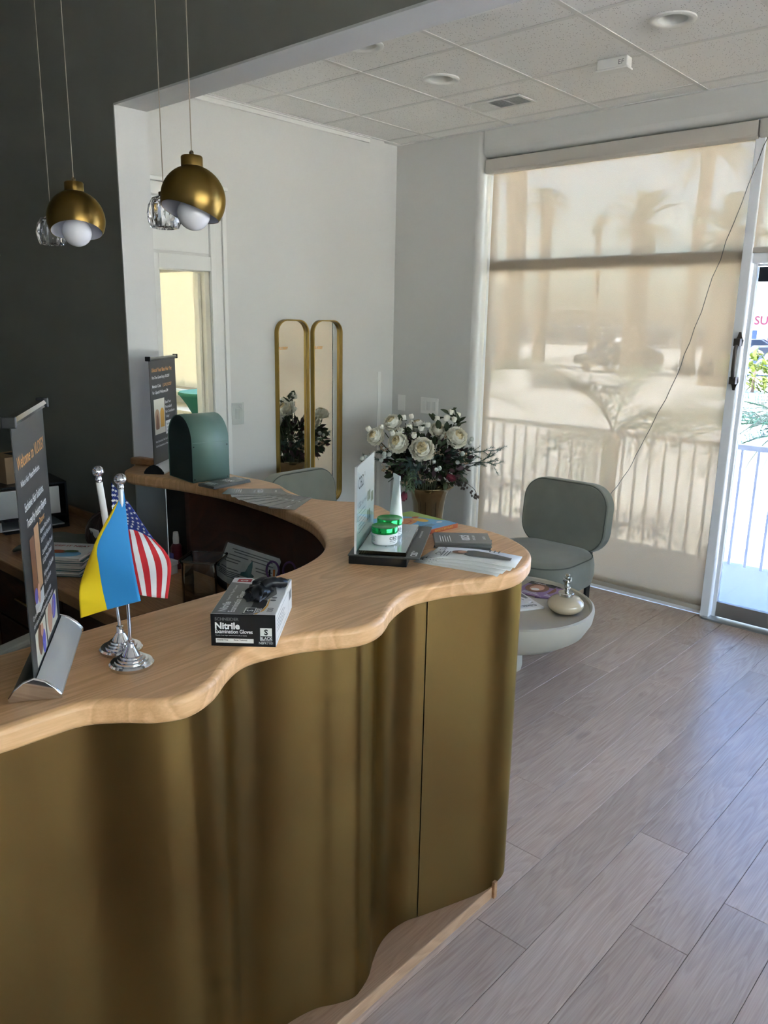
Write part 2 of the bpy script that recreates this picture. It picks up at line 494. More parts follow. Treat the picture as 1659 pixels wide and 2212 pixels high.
W['wire'] = mat('grey_wire', srgb(92, 90, 88), 0.5)
W['sign_black'] = mat('black_sign', srgb(34, 38, 46), 0.6)
W['sushi'] = mat('crimson_sign_letters', srgb(112, 12, 52), 0.6)
W['car_grey'] = mat('grey_car_paint', srgb(44, 50, 58), 0.25, 0.3, coat=0.6)
W['car_blue'] = mat('blue_car_paint', srgb(30, 50, 92), 0.25, 0.3, coat=0.6)
W['car_white'] = mat('white_car_paint', srgb(226, 226, 226), 0.25, coat=0.6)
W['car_glass'] = mat('car_window', srgb(24, 32, 42), 0.1)
W['rubber'] = mat('tyre_rubber', srgb(40, 40, 42), 0.8)
W['room_b'] = mat('side_room_paint', srgb(238, 228, 206), 0.8)

# ------------------------------------------------------------------ mesh helpers
class MB:
    def __init__(s):
        s.v, s.f, s.mi, s.uv = [], [], [], None
    def add(s, verts, faces, T=None, mi=0):
        o = len(s.v)
        for p in verts:
            s.v.append(tuple(T @ Vector(p)) if T is not None else tuple(p))
        for f in faces:
            s.f.append(tuple(i + o for i in f)); s.mi.append(mi)
        return s
    def box(s, x0, x1, y0, y1, z0, z1, T=None, mi=0):
        v = [(x, y, z) for x in (x0, x1) for y in (y0, y1) for z in (z0, z1)]
        f = [(0, 1, 3, 2), (4, 6, 7, 5), (0, 4, 5, 1), (2, 3, 7, 6), (0, 2, 6, 4), (1, 5, 7, 3)]
        return s.add(v, f, T, mi)
    def prism(s, poly, z0, z1, T=None, mi=0):
        n = len(poly)
        a = sum(poly[i][0] * poly[(i + 1) % n][1] - poly[(i + 1) % n][0] * poly[i][1] for i in range(n))
        if a < 0: poly = poly[::-1]
        v = [(x, y, z0) for x, y in poly] + [(x, y, z1) for x, y in poly]
        f = [tuple(range(n))[::-1], tuple(range(n, 2 * n))]
        f += [(i, (i + 1) % n, n + (i + 1) % n, n + i) for i in range(n)]
        return s.add(v, f, T, mi)
    def lathe(s, prof, seg=24, T=None, mi=0, cap=True):
        v, f = [], []
        n = len(prof)
        for i in range(seg):
            a = 2 * PI * i / seg
            for r, z in prof: v.append((r * math.cos(a), r * math.sin(a), z))
        for i in range(seg):
            j = (i + 1) % seg
            for k in range(n - 1):
                f.append((i * n + k, j * n + k, j * n + k + 1, i * n + k + 1))
        if cap:
            if prof[0][0] > 1e-6: f.append(tuple(i * n for i in range(seg))[::-1])
            if prof[-1][0] > 1e-6: f.append(tuple(i * n + n - 1 for i in range(seg)))
        return s.add(v, f, T, mi)
    def tube(s, pts, r, seg=8, T=None, mi=0, closed=False):
        pts = [Vector(p) for p in pts]
        n = len(pts)
        rr = r if isinstance(r, (list, tuple)) else [r] * n
        v, f = [], []
        u = None
        for i, p in enumerate(pts):
            if closed: d = (pts[(i + 1) % n] - pts[i - 1])
            else: d = (pts[min(i + 1, n - 1)] - pts[max(i - 1, 0)])
            d = d.normalized() if d.length > 1e-9 else Vector((0, 0, 1))
            if u is None:
                u = d.orthogonal().normalized()
            else:
                u = (u - d * u.dot(d))
                u = u.normalized() if u.length > 1e-6 else d.orthogonal().normalized()
            w = d.cross(u)
            for k in range(seg):
                a = 2 * PI * k / seg
                v.append(tuple(p + (u * math.cos(a) + w * math.sin(a)) * rr[i]))
        m = n if closed else n - 1
        for i in range(m):
            j = (i + 1) % n
            for k in range(seg):
                f.append((i * seg + k, i * seg + (k + 1) % seg, j * seg + (k + 1) % seg, j * seg + k))
        if not closed:
            f.append(tuple(range(seg))[::-1]); f.append(tuple(range((n - 1) * seg, n * seg)))
        return s.add(v, f, T, mi)
    def ball(s, c, r, seg=12, rings=8, T=None, mi=0, sz=1.0):
        prof = [(max(1e-7, r * math.sin(PI * k / rings)), -r * sz * math.cos(PI * k / rings)) for k in range(rings + 1)]
        TT = Matrix.Translation(c)
        return s.lathe(prof, seg, (T @ TT) if T is not None else TT, mi, cap=False)
    def grid(s, P, T=None, mi=0):
        n, m = len(P), len(P[0])
        v = [p for r in P for p in r]
        f = [(i * m + j, i * m + j + 1, (i + 1) * m + j + 1, (i + 1) * m + j) for i in range(n - 1) for j in range(m - 1)]
        return s.add(v, f, T, mi)
    def build(s, name, material, parent=None, smooth=40, bevel=0, seg=2, solid=0, kind=None, label=None, subsurf=0, off=-1):
        me = bpy.data.meshes.new(name)
        me.from_pydata(s.v, [], s.f)
        mats = material if isinstance(material, (list, tuple)) else [material]
        for m in mats: me.materials.append(m)
        if len(mats) > 1: me.polygons.foreach_set('material_index', s.mi)
        if s.uv:
            ul = me.uv_layers.new(name='UVMap')
            for lp in me.loops: ul.data[lp.index].uv = s.uv[lp.vertex_index]
        if smooth:
            me.shade_smooth(); me.set_sharp_from_angle(angle=math.radians(smooth))
        me.update()
        o = bpy.data.objects.new(name, me)
        C.objects.link(o)
        if parent is not None: o.parent = parent
        if solid:
            q = o.modifiers.new('solid', 'SOLIDIFY'); q.thickness = solid; q.offset = off
        if bevel:
            q = o.modifiers.new('bevel', 'BEVEL'); q.width = bevel; q.segments = seg; q.limit_method = 'ANGLE'; q.angle_limit = math.radians(40)
        if subsurf:
            q = o.modifiers.new('sub', 'SUBSURF'); q.levels = subsurf; q.render_levels = subsurf
        if kind: o['kind'] = kind
        if label: o['label'] = label
        return o

def tag(o, label, cat, group=None, kind=None):
    o['label'] = label; o['category'] = cat
    if group: o['group'] = group
    if kind: o['kind'] = kind
    return o
def thing(name, label, cat, loc=(0, 0, 0), rz=0.0, group=None):
    o = bpy.data.objects.new(name, None)
    C.objects.link(o)
    o.location = loc; o.rotation_euler = (0, 0, rz)
    return tag(o, label, cat, group)
def struct(o):
    o['kind'] = 'structure'
    return o
def dup(root, loc, rz, label=None, group=None):
    r = root.copy(); C.objects.link(r); r.location = loc; r.rotation_euler = (0, 0, rz)
    if label: r['label'] = label
    if group: r['group'] = group
    for ch in list(root.children):
        c = ch.copy(); C.objects.link(c); c.parent = r
        for g in ch.children:
            d = g.copy(); C.objects.link(d); d.parent = c
    return r
def smooth_path(pts, n=6, closed=False):
    out = []
    N = len(pts)
    rng = range(N) if closed else range(N - 1)
    for i in rng:
        if closed: p0, p1, p2, p3 = pts[i - 1], pts[i], pts[(i + 1) % N], pts[(i + 2) % N]
        else: p0, p1, p2, p3 = pts[max(i - 1, 0)], pts[i], pts[i + 1], pts[min(i + 2, N - 1)]
        for k in range(n):
            t = k / n
            out.append(tuple(0.5 * (2 * b + (c - a) * t + (2 * a - 5 * b + 4 * c - d) * t * t + (3 * b - a - 3 * c + d) * t ** 3) for a, b, c, d in zip(p0, p1, p2, p3)))
    if not closed: out.append(tuple(pts[-1]))
    return out
def rounded(w, h, r, n=6, cx=0, cz=0):
    out = []
    for sx, sy, a0 in ((1, 1, 0), (-1, 1, 90), (-1, -1, 180), (1, -1, 270)):
        for k in range(n + 1):
            a = math.radians(a0 + 90 * k / n)
            out.append((cx + sx * (w / 2 - r) + r * math.cos(a), cz + sy * (h / 2 - r) + r * math.sin(a)))
    return out
def frame(right, up_, origin):
    r = Vector(right).normalized(); u = Vector(up_); u = (u - r * u.dot(r)).normalized(); n = r.cross(u)
    T = Matrix((r, u, n)).transposed().to_4x4(); T.translation = Vector(origin)
    return T
def text(parent, body, size, material, T, x=0, y=0, align='LEFT', bold=0.0, sx=1.0, lift=0.0006, name='lettering', flip=False, mesh_parent=None):
    cu = bpy.data.curves.new(name, 'FONT')
    cu.body = body; cu.size = size; cu.align_x = align; cu.offset = bold * size
    cu.resolution_u = 3
    cu.materials.append(material)
    o = bpy.data.objects.new(name, cu)
    C.objects.link(o)
    o.parent = parent
    S = Matrix.Diagonal((-sx if flip else sx, 1, 1, 1))
    o.matrix_local = T @ Matrix.Translation((x, y, lift)) @ S
    return o
def patch(parent, name, material, T, x0, x1, y0, y1, lift=0.0004):
    return MB().add([(x0, y0, lift), (x1, y0, lift), (x1, y1, lift), (x0, y1, lift)], [(0, 1, 2, 3)], T).build(name, material, parent, smooth=0)
def poly_patch(parent, name, material, T, pts, lift=0.0005):
    return MB().add([(x, y, lift) for x, y in pts], [tuple(range(len(pts)))], T).build(name, material, parent, smooth=0)
def ellipse(cx, cy_, rx, ry, n=16, rot=0):
    return [(cx + rx * math.cos(2 * PI * k / n) * math.cos(rot) - ry * math.sin(2 * PI * k / n) * math.sin(rot),
             cy_ + rx * math.cos(2 * PI * k / n) * math.sin(rot) + ry * math.sin(2 * PI * k / n) * math.cos(rot)) for k in range(n)]

#STRUCT
# ------------------------------------------------------------------ floor
fl = struct(MB().box(-8.2, 6.4, -3.0, 4.60, -0.06, -0.004).build('floor', W['subfloor']))
PW, PL = 0.168, 1.172
joints = {-5: 4.076, -4: 3.462, -3: 2.902, -2: 2.349, -1: 1.993, 0: 1.638, 1: 2.353, 2: 1.926, 3: 2.202}
pl_mesh = None
for k in range(-18, 25):
    xc = -1.09 + PW * (k + 0.5)
    j = joints.get(k, rnd.uniform(0, PL))
    y = j - PL * math.ceil((j + 0.7) / PL)
    while y < 4.60:
        y0, y1 = max(y, -0.7), min(y + PL, 4.60)
        if y1 - y0 > 0.03:
            if pl_mesh is None:
                o = MB().box(-PW / 2 + 0.0006, PW / 2 - 0.0006, -PL / 2 + 0.0006, PL / 2 - 0.0006, -0.004, 0).build('plank', W['plank'], fl, smooth=0, bevel=0.0012, seg=1)
                pl_mesh = o
            else:
                o = pl_mesh.copy(); C.objects.link(o); o.parent = fl
            o.location = (xc, (y0 + y1) / 2, 0)
            o.scale = (1, (y1 - y0) / PL, 1)
        y += PL

# ------------------------------------------------------------------ ceiling of the lobby
ce = struct(MB().box(-4.12, 6.3, 1.90, 4.72, 3.02, 3.10).build('ceiling', W['wall']))
CX0, CX1, CY0, CY1, CZ = -4.03, 6.2, 1.935, 4.526, 2.902
xs = [CX0] + [-3.66 + 0.61 * k for k in range(0, 17) if -3.66 + 0.61 * k < CX1 - 0.05] + [CX1]
ys = [CY0] + sorted(4.37 - 0.61 * k for k in range(0, 5) if 4.37 - 0.61 * k > CY0 + 0.05) + [CY1]
lights_at = [(-1.566, 3.434), (-2.804, 3.479), (-2.765, 2.86)]
def tile_with_hole(x0, x1, y0, y1, cx, cy_, r, n=32):
    b = MB()
    hw = []
    for k in range(n):
        a = 2 * PI * (k + 0.5) / n
        dx, dy = math.cos(a), math.sin(a)
        ts = []
        if dx > 1e-9: ts.append((x1 - cx) / dx)
        if dx < -1e-9: ts.append((x0 - cx) / dx)
        if dy > 1e-9: ts.append((y1 - cy_) / dy)
        if dy < -1e-9: ts.append((y0 - cy_) / dy)
        t = min(ts)
        hw.append(((cx + r * dx, cy_ + r * dy), (cx + t * dx, cy_ + t * dy)))
    # square corners: snap the nearest outer point to each corner
    outer = [list(h[1]) for h in hw]
    for c in ((x0, y0), (x1, y0), (x0, y1), (x1, y1)):
        i = min(range(n), key=lambda i: (outer[i][0] - c[0]) ** 2 + (outer[i][1] - c[1]) ** 2)
        outer[i] = list(c)
    v = []
    for z in (CZ, CZ + 0.014):
        v += [(h[0][0], h[0][1], z) for h in hw] + [(q[0], q[1], z) for q in outer]
    f = []
    for k in range(n):
        j = (k + 1) % n
        f.append((k, j, n + j, n + k)); f.append((2 * n + k, 3 * n + k, 3 * n + j, 2 * n + j))
        f.append((k, 2 * n + k, 2 * n + j, j))
    return b.add(v, f)
tile_ob = None
for i in range(len(xs) - 1):
    for j in range(len(ys) - 1):
        x0, x1, y0, y1 = xs[i] + 0.004, xs[i + 1] - 0.004, ys[j] + 0.004, ys[j + 1] - 0.004
        h = [l for l in lights_at if x0 < l[0] < x1 and y0 < l[1] < y1]
        if h:
            tile_with_hole(x0, x1, y0, y1, *h[0], 0.062).build('ceiling_tile', W['tile'], ce, smooth=0)
        else:
            if tile_ob is None:
                tile_ob = MB().box(-0.3, 0.3, -0.3, 0.3, 0, 0.014).build('ceiling_tile', W['tile'], ce, smooth=0)
                o = tile_ob
            else:
                o = tile_ob.copy(); C.objects.link(o); o.parent = ce
            o.location = ((x0 + x1) / 2, (y0 + y1) / 2, CZ)
            o.scale = ((x1 - x0) / 0.6, (y1 - y0) / 0.6, 1)
for x in xs[1:-1]:
    MB().box(x - 0.012, x + 0.012, CY0, CY1, 2.8985, 2.9015).box(x - 0.002, x + 0.002, CY0, CY1, 2.90, 2.935).build('grid_bar', W['bar'], ce, smooth=0)
for y in ys[1:-1]:
    for a, b in zip(xs[:-1], xs[1:]):
        MB().box(a + 0.0125, b - 0.0125, y - 0.012, y + 0.012, 2.8995, 2.9015).box(a + 0.0125, b - 0.0125, y - 0.002, y + 0.002, 2.90, 2.93).build('cross_tee', W['bar'], ce, smooth=0)
MB().box(CX0, CX1, CY1 - 0.022, CY1 - 0.001, 2.897, 2.9015).box(CX0 + 0.001, CX0 + 0.052, CY0, CY1 - 0.023, 2.897, 2.9015).build('edge_angle', W['bar'], ce, smooth=0)
ce2 = struct(MB().box(-8.2, 6.4, -3.1, 1.90, 3.1, 3.2).build('ceiling', W['ceil_dark']))
struct(MB().box(-8.2, -4.12, 1.90, 4.72, 2.6, 3.2).build('ceiling', W['room_b']))
struct(MB().box(-8.4, 6.6, -3.2, 5.15, 3.25, 3.4).build('roof', W['shop']))  # unseen slab added to block the sun, edge set to shade the railing

# ------------------------------------------------------------------ walls
# partition with the wide opening: charcoal to the reception side, white in the reveal and to the lobby
pw = MB()
PY0, PY1 = 1.79, 1.935
def wall_piece(b, x0, x1, z0, z1):
    v = [(x, y, z) for x in (x0, x1) for y in (PY0, PY1) for z in (z0, z1)]
    for f, mi in (((0, 1, 3, 2), 1), ((4, 6, 7, 5), 1), ((0, 4, 5, 1), 0), ((2, 3, 7, 6), 1), ((0, 2, 6, 4), 1), ((1, 5, 7, 3), 1)):
        b.add([v[i] for i in f], [(0, 1, 2, 3)], None, mi)
wall_piece(pw, -4.30, -3.10, 0, 3.10)
wall_piece(pw, -3.10, 6.30, 2.50, 3.10)
struct(pw.build('wall_partition', [W['dark_wall'], W['wall']], smooth=0))
struct(MB().box(-3.103, -3.095, 1.786, 1.793, 0, 2.50).box(-3.10, 6.30, 1.786, 1.793, 2.496, 2.504).build('trim_1', W['wall'], smooth=0))

# mirror wall with the cased doorway
wl = MB()
wl.box(-4.12, -4.0, 1.935, 2.515, 0, 3.02)
wl.box(-4.12, -4.0, 2.515, 2.86, 1.95, 3.02)
wl.box(-4.12, -4.0, 2.86, 4.358, 0, 3.02)
wl.box(-4.12, -4.03, 4.358, 4.53, 0, 3.02)
struct(wl.build('wall_left', W['wall'], smooth=0))
struct(MB().box(-4.0, -3.985, 1.94, 4.20, 2.862, 2.893).box(-3.985, -3.972, 1.94, 4.20, 2.884, 2.893).build('trim_2', W['white'], smooth=0, bevel=0.002))
struct(MB().box(-4.0, -3.996, 4.325, 4.3585, 0.0, 1.32).build('trim_3', W['white'], smooth=0, bevel=0.001))
struct(MB().box(-4.0, -3.988, 2.97, 4.358, 0, 0.09).build('baseboard_left', W['white'], smooth=0, bevel=0.003))

# window wall: rounded reveal
def arc(cx, cy_, r, a0, a1, n=6):
    return [(cx + r * math.cos(math.radians(a0 + (a1 - a0) * k / n)), cy_ + r * math.sin(math.radians(a0 + (a1 - a0) * k / n))) for k in range(n + 1)]
R_ = 0.045
wb = MB()
wb.prism([(-4.9, 4.72), (-4.9, 4.526), (-3.27 - R_, 4.526)] + arc(-3.27 - R_, 4.526 + R_, R_, -90, 0) + [(-3.27, 4.72)], 0, 3.02)
# head over the glazing, profile in y-z swept along x
prof = [(4.72, 3.02), (4.526, 3.02), (4.526, 2.735 + R_)] + [(4.526 + R_ - R_ * math.cos(math.radians(a)), 2.735 + R_ - R_ * math.sin(math.radians(a))) for a in (0, 18, 36, 54, 72, 90)] + [(4.72, 2.735)]
TX = Matrix(((0, 0, 1, 0), (1, 0, 0, 0), (0, 1, 0, 0), (0, 0, 0, 1)))
wb.prism(prof, -3.27, 5.90, TX)
wb.prism([(6.4, 4.72), (6.4, 4.526), (5.9, 4.526), (5.9, 4.72)], 0, 3.02)
# side-room stretch with its own opening
wb.box(-8.2, -7.45, 4.53, 4.72, 0, 3.02).box(-7.45, -4.9, 4.53, 4.72, 2.2, 3.02).box(-7.45, -4.9, 4.53, 4.72, 0, 0.97)
struct(wb.build('wall_back', W['wall'], smooth=35))
struct(MB().box(6.2, 6.35, -3.0, -2.6, 0, 3.1).box(6.2, 6.35, -2.6, 4.2, 2.8, 3.1).box(6.2, 6.35, -2.6, 4.2, 0, 0.3).box(6.2, 6.35, 4.2, 4.53, 0, 3.1).build('wall_right', W['wall'], smooth=0))
w5 = bpy.data.objects.new('added_window_side', None); C.objects.link(w5); struct(w5); w5.location = (6.28, 0.8, 0.3)  # unseen glazing, added to fill the room with side light
fw5 = MB()
for q in range(5):
    fw5.box(-0.03, 0.03, -3.4 + 1.68 * q, -3.34 + 1.68 * q, 0, 2.5)
for q in range(4):
    for z in (0.0, 2.44):
        fw5.box(-0.03, 0.03, -3.34 + 1.68 * q, -3.4 + 1.68 * (q + 1), z, z + 0.06)
fw5.build('window_frame', W['alu_w'], w5, smooth=0)
for q in range(4):
    MB().box(0, 0.006, -3.34 + 1.68 * q, -3.4 + 1.68 * (q + 1), 0.06, 2.44).build('pane', W['pane'], w5, smooth=0)
t = thing('roller_blind', 'added white screen blind over the unseen side windows, set for fill light', 'blind', (6.20, 0.8, 2.85))
MB().box(-0.09, -0.002, -3.5, 3.5, -0.07, 0.02).build('cassette', W['cassette'], t, smooth=0, bevel=0.01)
MB().box(-0.046, -0.045, -3.45, 3.45, -2.6, -0.06).build('fabric', W['blind_fill'], t, smooth=0)
MB().box(-0.055, -0.036, -3.45, 3.45, -2.63, -2.601).build('bottom_bar', W['blind_bar'], t, smooth=0)

struct(MB().box(-8.2, 6.35, -3.1, -2.9, 0, 3.1).build('wall_rear', W['wall'], smooth=0))
struct(MB().box(-8.2, -8.1, -2.9, 4.53, 0, 3.1).build('wall_far_left', W['dark_wall'], smooth=0))
struct(MB().box(-8.1, -4.30, 1.79, 1.90, 0, 3.1).build('wall_hall', W['dark_wall'], smooth=0))
struct(MB().box(-8.1, -4.13, 1.905, 1.935, 0, 2.6).build('wall_side_room', W['room_b'], smooth=0))
# unseen return wall, added at the counter's near end to keep the nook dark
struct(MB().box(-4.3, -1.28, 0.20, 0.35, 0, 3.1).build('wall_nook_shade', W['dark_wall'], smooth=0))

# cased doorway in the mirror wall
dr = bpy.data.objects.new('door_2', None); C.objects.link(dr); struct(dr)
dr.location = (-4.0, 2.69, 0)
def dbox(name, y0, y1, z0, z1, x0=0.0, x1=0.02, m='white', bev=0.003):
    return MB().box(x0, x1, y0 - 2.69, y1 - 2.69, z0, z1).build(name, W[m], dr, smooth=0, bevel=bev)
dbox('casing', 2.86, 2.893, 0, 2.40, 0, 0.022)
dbox('casing', 2.895, 2.945, 0, 2.40, 0, 0.014)
dbox('casing', 2.947, 2.975, 0, 2.40, 0, 0.024)
dbox('casing', 2.40, 2.515, 0, 2.03, 0, 0.02)
dbox('head_casing', 2.516, 2.859, 1.95, 2.03, 0, 0.02)
dbox('transom_panel', 2.41, 2.859, 2.045, 2.325, 0, 0.006)
dbox('head_moulding', 2.30, 2.859, 2.335, 2.40, 0, 0.012)
dbox('head_moulding', 2.30, 2.99, 2.402, 2.425, 0, 0.028)
dbox('door_jamb', 2.825, 2.859, 0, 1.949, -0.12, -0.001, 'cream_print')
dbox('door_stop', 2.805, 2.824, 0, 1.94, -0.075, -0.04, 'cream_print')
dbox('door_jamb', 2.516, 2.53, 0, 1.949, -0.12, -0.001)

# side room seen through the doorway
struct(MB().box(-4.135, -4.121, 1.94, 2.51, 0, 2.6).box(-4.135, -4.121, 2.865, 4.53, 0, 2.6).box(-4.135, -4.121, 2.51, 2.865, 1.955, 2.6).build('wall_side_room', W['room_b'], smooth=0))
w3 = bpy.data.objects.new('window_2', None); C.objects.link(w3); struct(w3); w3.location = (-6.2, 4.62, 0.97)
MB().box(-1.25, -1.20, -0.02, 0.03, 0, 1.23).box(-0.36, -0.31, -0.02, 0.03, 0, 1.23).box(1.25, 1.30, -0.02, 0.03, 0, 1.23).box(-1.20, -0.36, -0.02, 0.03, 1.18, 1.23).box(-1.20, -0.36, -0.02, 0.03, 0, 0.05).box(-0.31, 1.25, -0.02, 0.03, 1.18, 1.23).box(-0.31, 1.25, -0.02, 0.03, 0, 0.05).build('window_frame', W['alu_w'], w3, smooth=0, bevel=0.003)
MB().box(-1.20, -0.36, 0.0, 0.006, 0.05, 1.18).build('pane', W['pane'], w3, smooth=0)
MB().box(-0.31, 1.25, 0.0, 0.006, 0.05, 1.18).build('pane', W['pane'], w3, smooth=0)
MB().box(-1.25, 1.30, -0.16, -0.021, -0.04, -0.001).build('window_sill', W['white'], w3, smooth=0, bevel=0.005)
t = thing('roller_blind', 'bright cream roller blind seen through the narrow doorway', 'blind', (-7.04, 4.55, 2.12))
MB().box(-0.40, 0.42, -0.03, 0.04, 0, 0.075).build('cassette', W['cassette'], t, smooth=0, bevel=0.01)
MB().box(-0.39, 0.41, -0.001, 0.0, -1.10, 0.0).build('fabric', W['blind_b'], t, smooth=0)
MB().box(-0.39, 0.41, -0.008, 0.008, -1.13, -1.101).build('bottom_bar', W['blind_bar'], t, smooth=0, bevel=0.004)
t = thing('cocktail_table', 'tall round table under a stretched green cloth, beyond the doorway', 'table', (-5.39, 3.88, 0))
MB().lathe([(0.26, 0.0), (0.22, 0.05), (0.12, 0.35), (0.10, 0.6), (0.14, 0.82), (0.24, 1.0), (0.295, 1.075), (0.30, 1.085)], 32).build('cloth_skirt', W['cloth_green'], t, smooth=60)
MB().lathe([(0.302, 1.078), (0.305, 1.092), (0.295, 1.102), (0.001, 1.104)], 32).build('table_top', W['cloth_green'], t, smooth=40)
t = thing('low_cabinet', 'pale low cabinet under the side room window, beyond the doorway', 'cabinet', (-6.55, 4.30, 0))
MB().box(-1.2, 0.9, -0.2, 0.2, 0.06, 0.86).build('body', W['cream_print'], t, smooth=0, bevel=0.004)
for k in range(4):
    d = MB().box(-1.19 + k * 0.525, -1.19 + k * 0.525 + 0.515, -0.222, -0.2, 0.08, 0.84).build('door', W['cream_print'], t, smooth=0, bevel=0.003)
    MB().tube([(-0.72 + k * 0.525, -0.235, 0.6), (-0.72 + k * 0.525, -0.235, 0.72)], 0.006).build('handle', W['alu'], d)

# ------------------------------------------------------------------ glazed front
w1 = bpy.data.objects.new('window_1', None); C.objects.link(w1); struct(w1); w1.location = (-2.4, 4.64, 0)
MB().box(-0.87, -0.835, -0.02, 0.04, 0.0, 2.735).build('frame_post', W['alu_w'], w1, smooth=0, bevel=0.003)
MB().box(-0.835, 0.83, -0.03, 0.04, 2.02, 2.095).build('mid_rail', W['alu_w'], w1, smooth=0, bevel=0.003)
MB().box(-0.835, 0.83, -0.03, 0.04, 2.67, 2.735).build('head_rail', W['alu_w'], w1, smooth=0, bevel=0.003)
MB().box(-0.835, 0.83, -0.03, 0.04, 0.0, 0.09).build('bottom_rail', W['alu_w'], w1, smooth=0, bevel=0.003)
MB().box(0.83, 0.88, -0.075, 0.04, 0.0, 2.735).build('door_post', W['alu_w'], w1, smooth=0, bevel=0.003)
pn = MB().box(-0.835, 0.83, 0.0, 0.006, 0.09, 2.02).build('pane', W['pane'], w1, smooth=0)
MB().box(-0.835, 0.83, 0.0, 0.006, 2.095, 2.67).build('pane', W['pane'], w1, smooth=0)
Tg = frame((1, 0, 0), (0, 0, 1), (0, -0.004, 0))
for body, x, z, s in (('Social', 0.18, 1.41, 0.10), ('First Time Special', -0.33, 1.27, 0.095)):
    o = text(pn, body, s, W['ink'], Tg, x + 0.55, z, flip=True, bold=0.01)
    o['label'] = 'mirror-written lettering on the outside of the glass'
# glass entrance door
d1 = bpy.data.objects.new('door_1', None); C.objects.link(d1); struct(d1); d1.location = (-1.03, 4.62, 0)
MB().box(-0.485, -0.462, -0.022, 0.022, 0.012, 2.02).build('stile', W['alu_w'], d1, smooth=0, bevel=0.003)
MB().box(0.435, 0.485, -0.022, 0.022, 0.012, 2.02).build('stile', W['alu_w'], d1, smooth=0, bevel=0.003)
MB().box(-0.462, 0.435, -0.022, 0.022, 0.015, 0.105).build('bottom_rail', W['alu_rail'], d1, smooth=0, bevel=0.003)
MB().box(-0.462, 0.435, -0.020, 0.020, 2.005, 2.018).build('top_rail', W['alu_w'], d1, smooth=0, bevel=0.003)
MB().box(-0.452, 0.435, -0.024, 0.010, 1.925, 2.000).build('closer_cover', W['sign_black'], d1, smooth=0, bevel=0.003)
MB().box(-0.462, 0.435, -0.003, 0.003, 0.105, 2.004).build('pane', W['pane_dimmed'], d1, smooth=0)
h = MB()
h.prism([(-0.018, 0), (0.018, 0), (0.022, 0.03), (0.012, 0.05), (0.006, 0.075), (-0.006, 0.075), (-0.012, 0.05), (-0.022, 0.03)], 0, 0.006, frame((1, 0, 0), (0, 0, 1), (-0.497, -0.062, 1.585)))
h.prism([(-0.018, 0), (0.018, 0), (0.022, -0.03), (0.012, -0.05), (0.006, -0.075), (-0.006, -0.075), (-0.012, -0.05), (-0.022, -0.03)], 0, 0.006, frame((1, 0, 0), (0, 0, 1), (-0.497, -0.062, 1.42)))
h.box(-0.514, -0.48, -0.105, -0.062, 1.585, 1.625).box(-0.514, -0.48, -0.105, -0.062, 1.38, 1.42)
h.tube([(-0.497, -0.10, 1.59), (-0.497, -0.11, 1.56), (-0.497, -0.11, 1.45), (-0.497, -0.10, 1.41)], 0.011)
h.build('pull_handle', W['bronze'], d1, smooth=40, bevel=0.002, label='bronze pull handle with pointed back plates')
struct(MB().box(-1.55, -0.50, 4.535, 4.70, -0.004, 0.010).build('door_sill', W['alu_rail'], smooth=0, bevel=0.004))
struct(MB().box(1.15, 5.9, 4.53, 4.70, 0, 2.735).build('wall_unseen_dark', W['dark_wall'], smooth=0))  # unseen wall, put in dark for contrast in the brass reflections
w4 = bpy.data.objects.new('added_window_front', None); C.objects.link(w4); struct(w4); w4.location = (0.3, 4.64, 0)  # unseen window, added for bright reflections along the brass
MB().box(-0.84, -0.79, -0.06, 0.04, 0, 2.735).box(-0.79, 0.79, -0.03, 0.04, 2.02, 2.095).box(-0.79, 0.79, -0.03, 0.04, 2.67, 2.735).box(-0.79, 0.79, -0.03, 0.04, 0, 0.09).box(0.79, 0.85, -0.03, 0.04, 0, 2.735).build('window_frame', W['alu_w'], w4, smooth=0, bevel=0.003)
MB().box(-0.79, 0.79, 0, 0.006, 0.09, 2.02).build('pane', W['pane_dimmed'], w4, smooth=0)
MB().box(-0.79, 0.79, 0, 0.006, 2.095, 2.67).build('pane', W['pane_dimmed'], w4, smooth=0)
tr = bpy.data.objects.new('window_3', None); C.objects.link(tr); struct(tr); tr.location = (-1.03, 4.64, 2.02)
MB().box(-0.489, 0.499, -0.05, 0.04, 0.0, 0.075).box(-0.489, 0.499, -0.03, 0.04, 0.65, 0.715).build('transom_frame', W['alu_w'], tr, smooth=0, bevel=0.003)
MB().box(-0.489, 0.499, 0.0, 0.006, 0.075, 0.65).build('pane', W['pane'], tr, smooth=0)

def roller(label, x0, x1, ztop, zbot, y=4.585, bar=True, m='blind', lx=0.035):
    t = thing('roller_blind', label, 'blind', ((x0 + x1) / 2, y, ztop))
    hx = (x1 - x0) / 2
    cs = [(4.526 + 0.006 - y, 0.088), (4.526 + 0.09 - y, 0.088), (4.526 + 0.09 - y, 0.0), (4.526 + 0.02 - y, 0.0), (4.526 + 0.004 - y, 0.012)]
    MB().prism(cs, -hx - lx, hx + 0.016, TX).build('cassette', W['cassette'], t, smooth=0, bevel=0.006)
    MB().box(-hx, hx, -0.0006, 0.0006, zbot - ztop, 0.03).build('fabric', W[m], t, smooth=0)
    if bar:
        MB().box(-hx, hx, -0.010, 0.010, zbot - ztop - 0.028, zbot - ztop).build('bottom_bar', W['blind_bar'], t, smooth=0, bevel=0.004)
    return t
roller('tall beige screen blind pulled down to the floor behind the grey chair', -3.224, -1.569, 2.636, 0.06)
roller('short screen blind over the top of the glass door', -1.533, -0.49, 2.640, 2.10, lx=0.015)
t = thing('blind_cord', 'thin grey cord slung across the tall screen blind down to the chair back', 'cord', (-1.482, 4.45, 2.64))
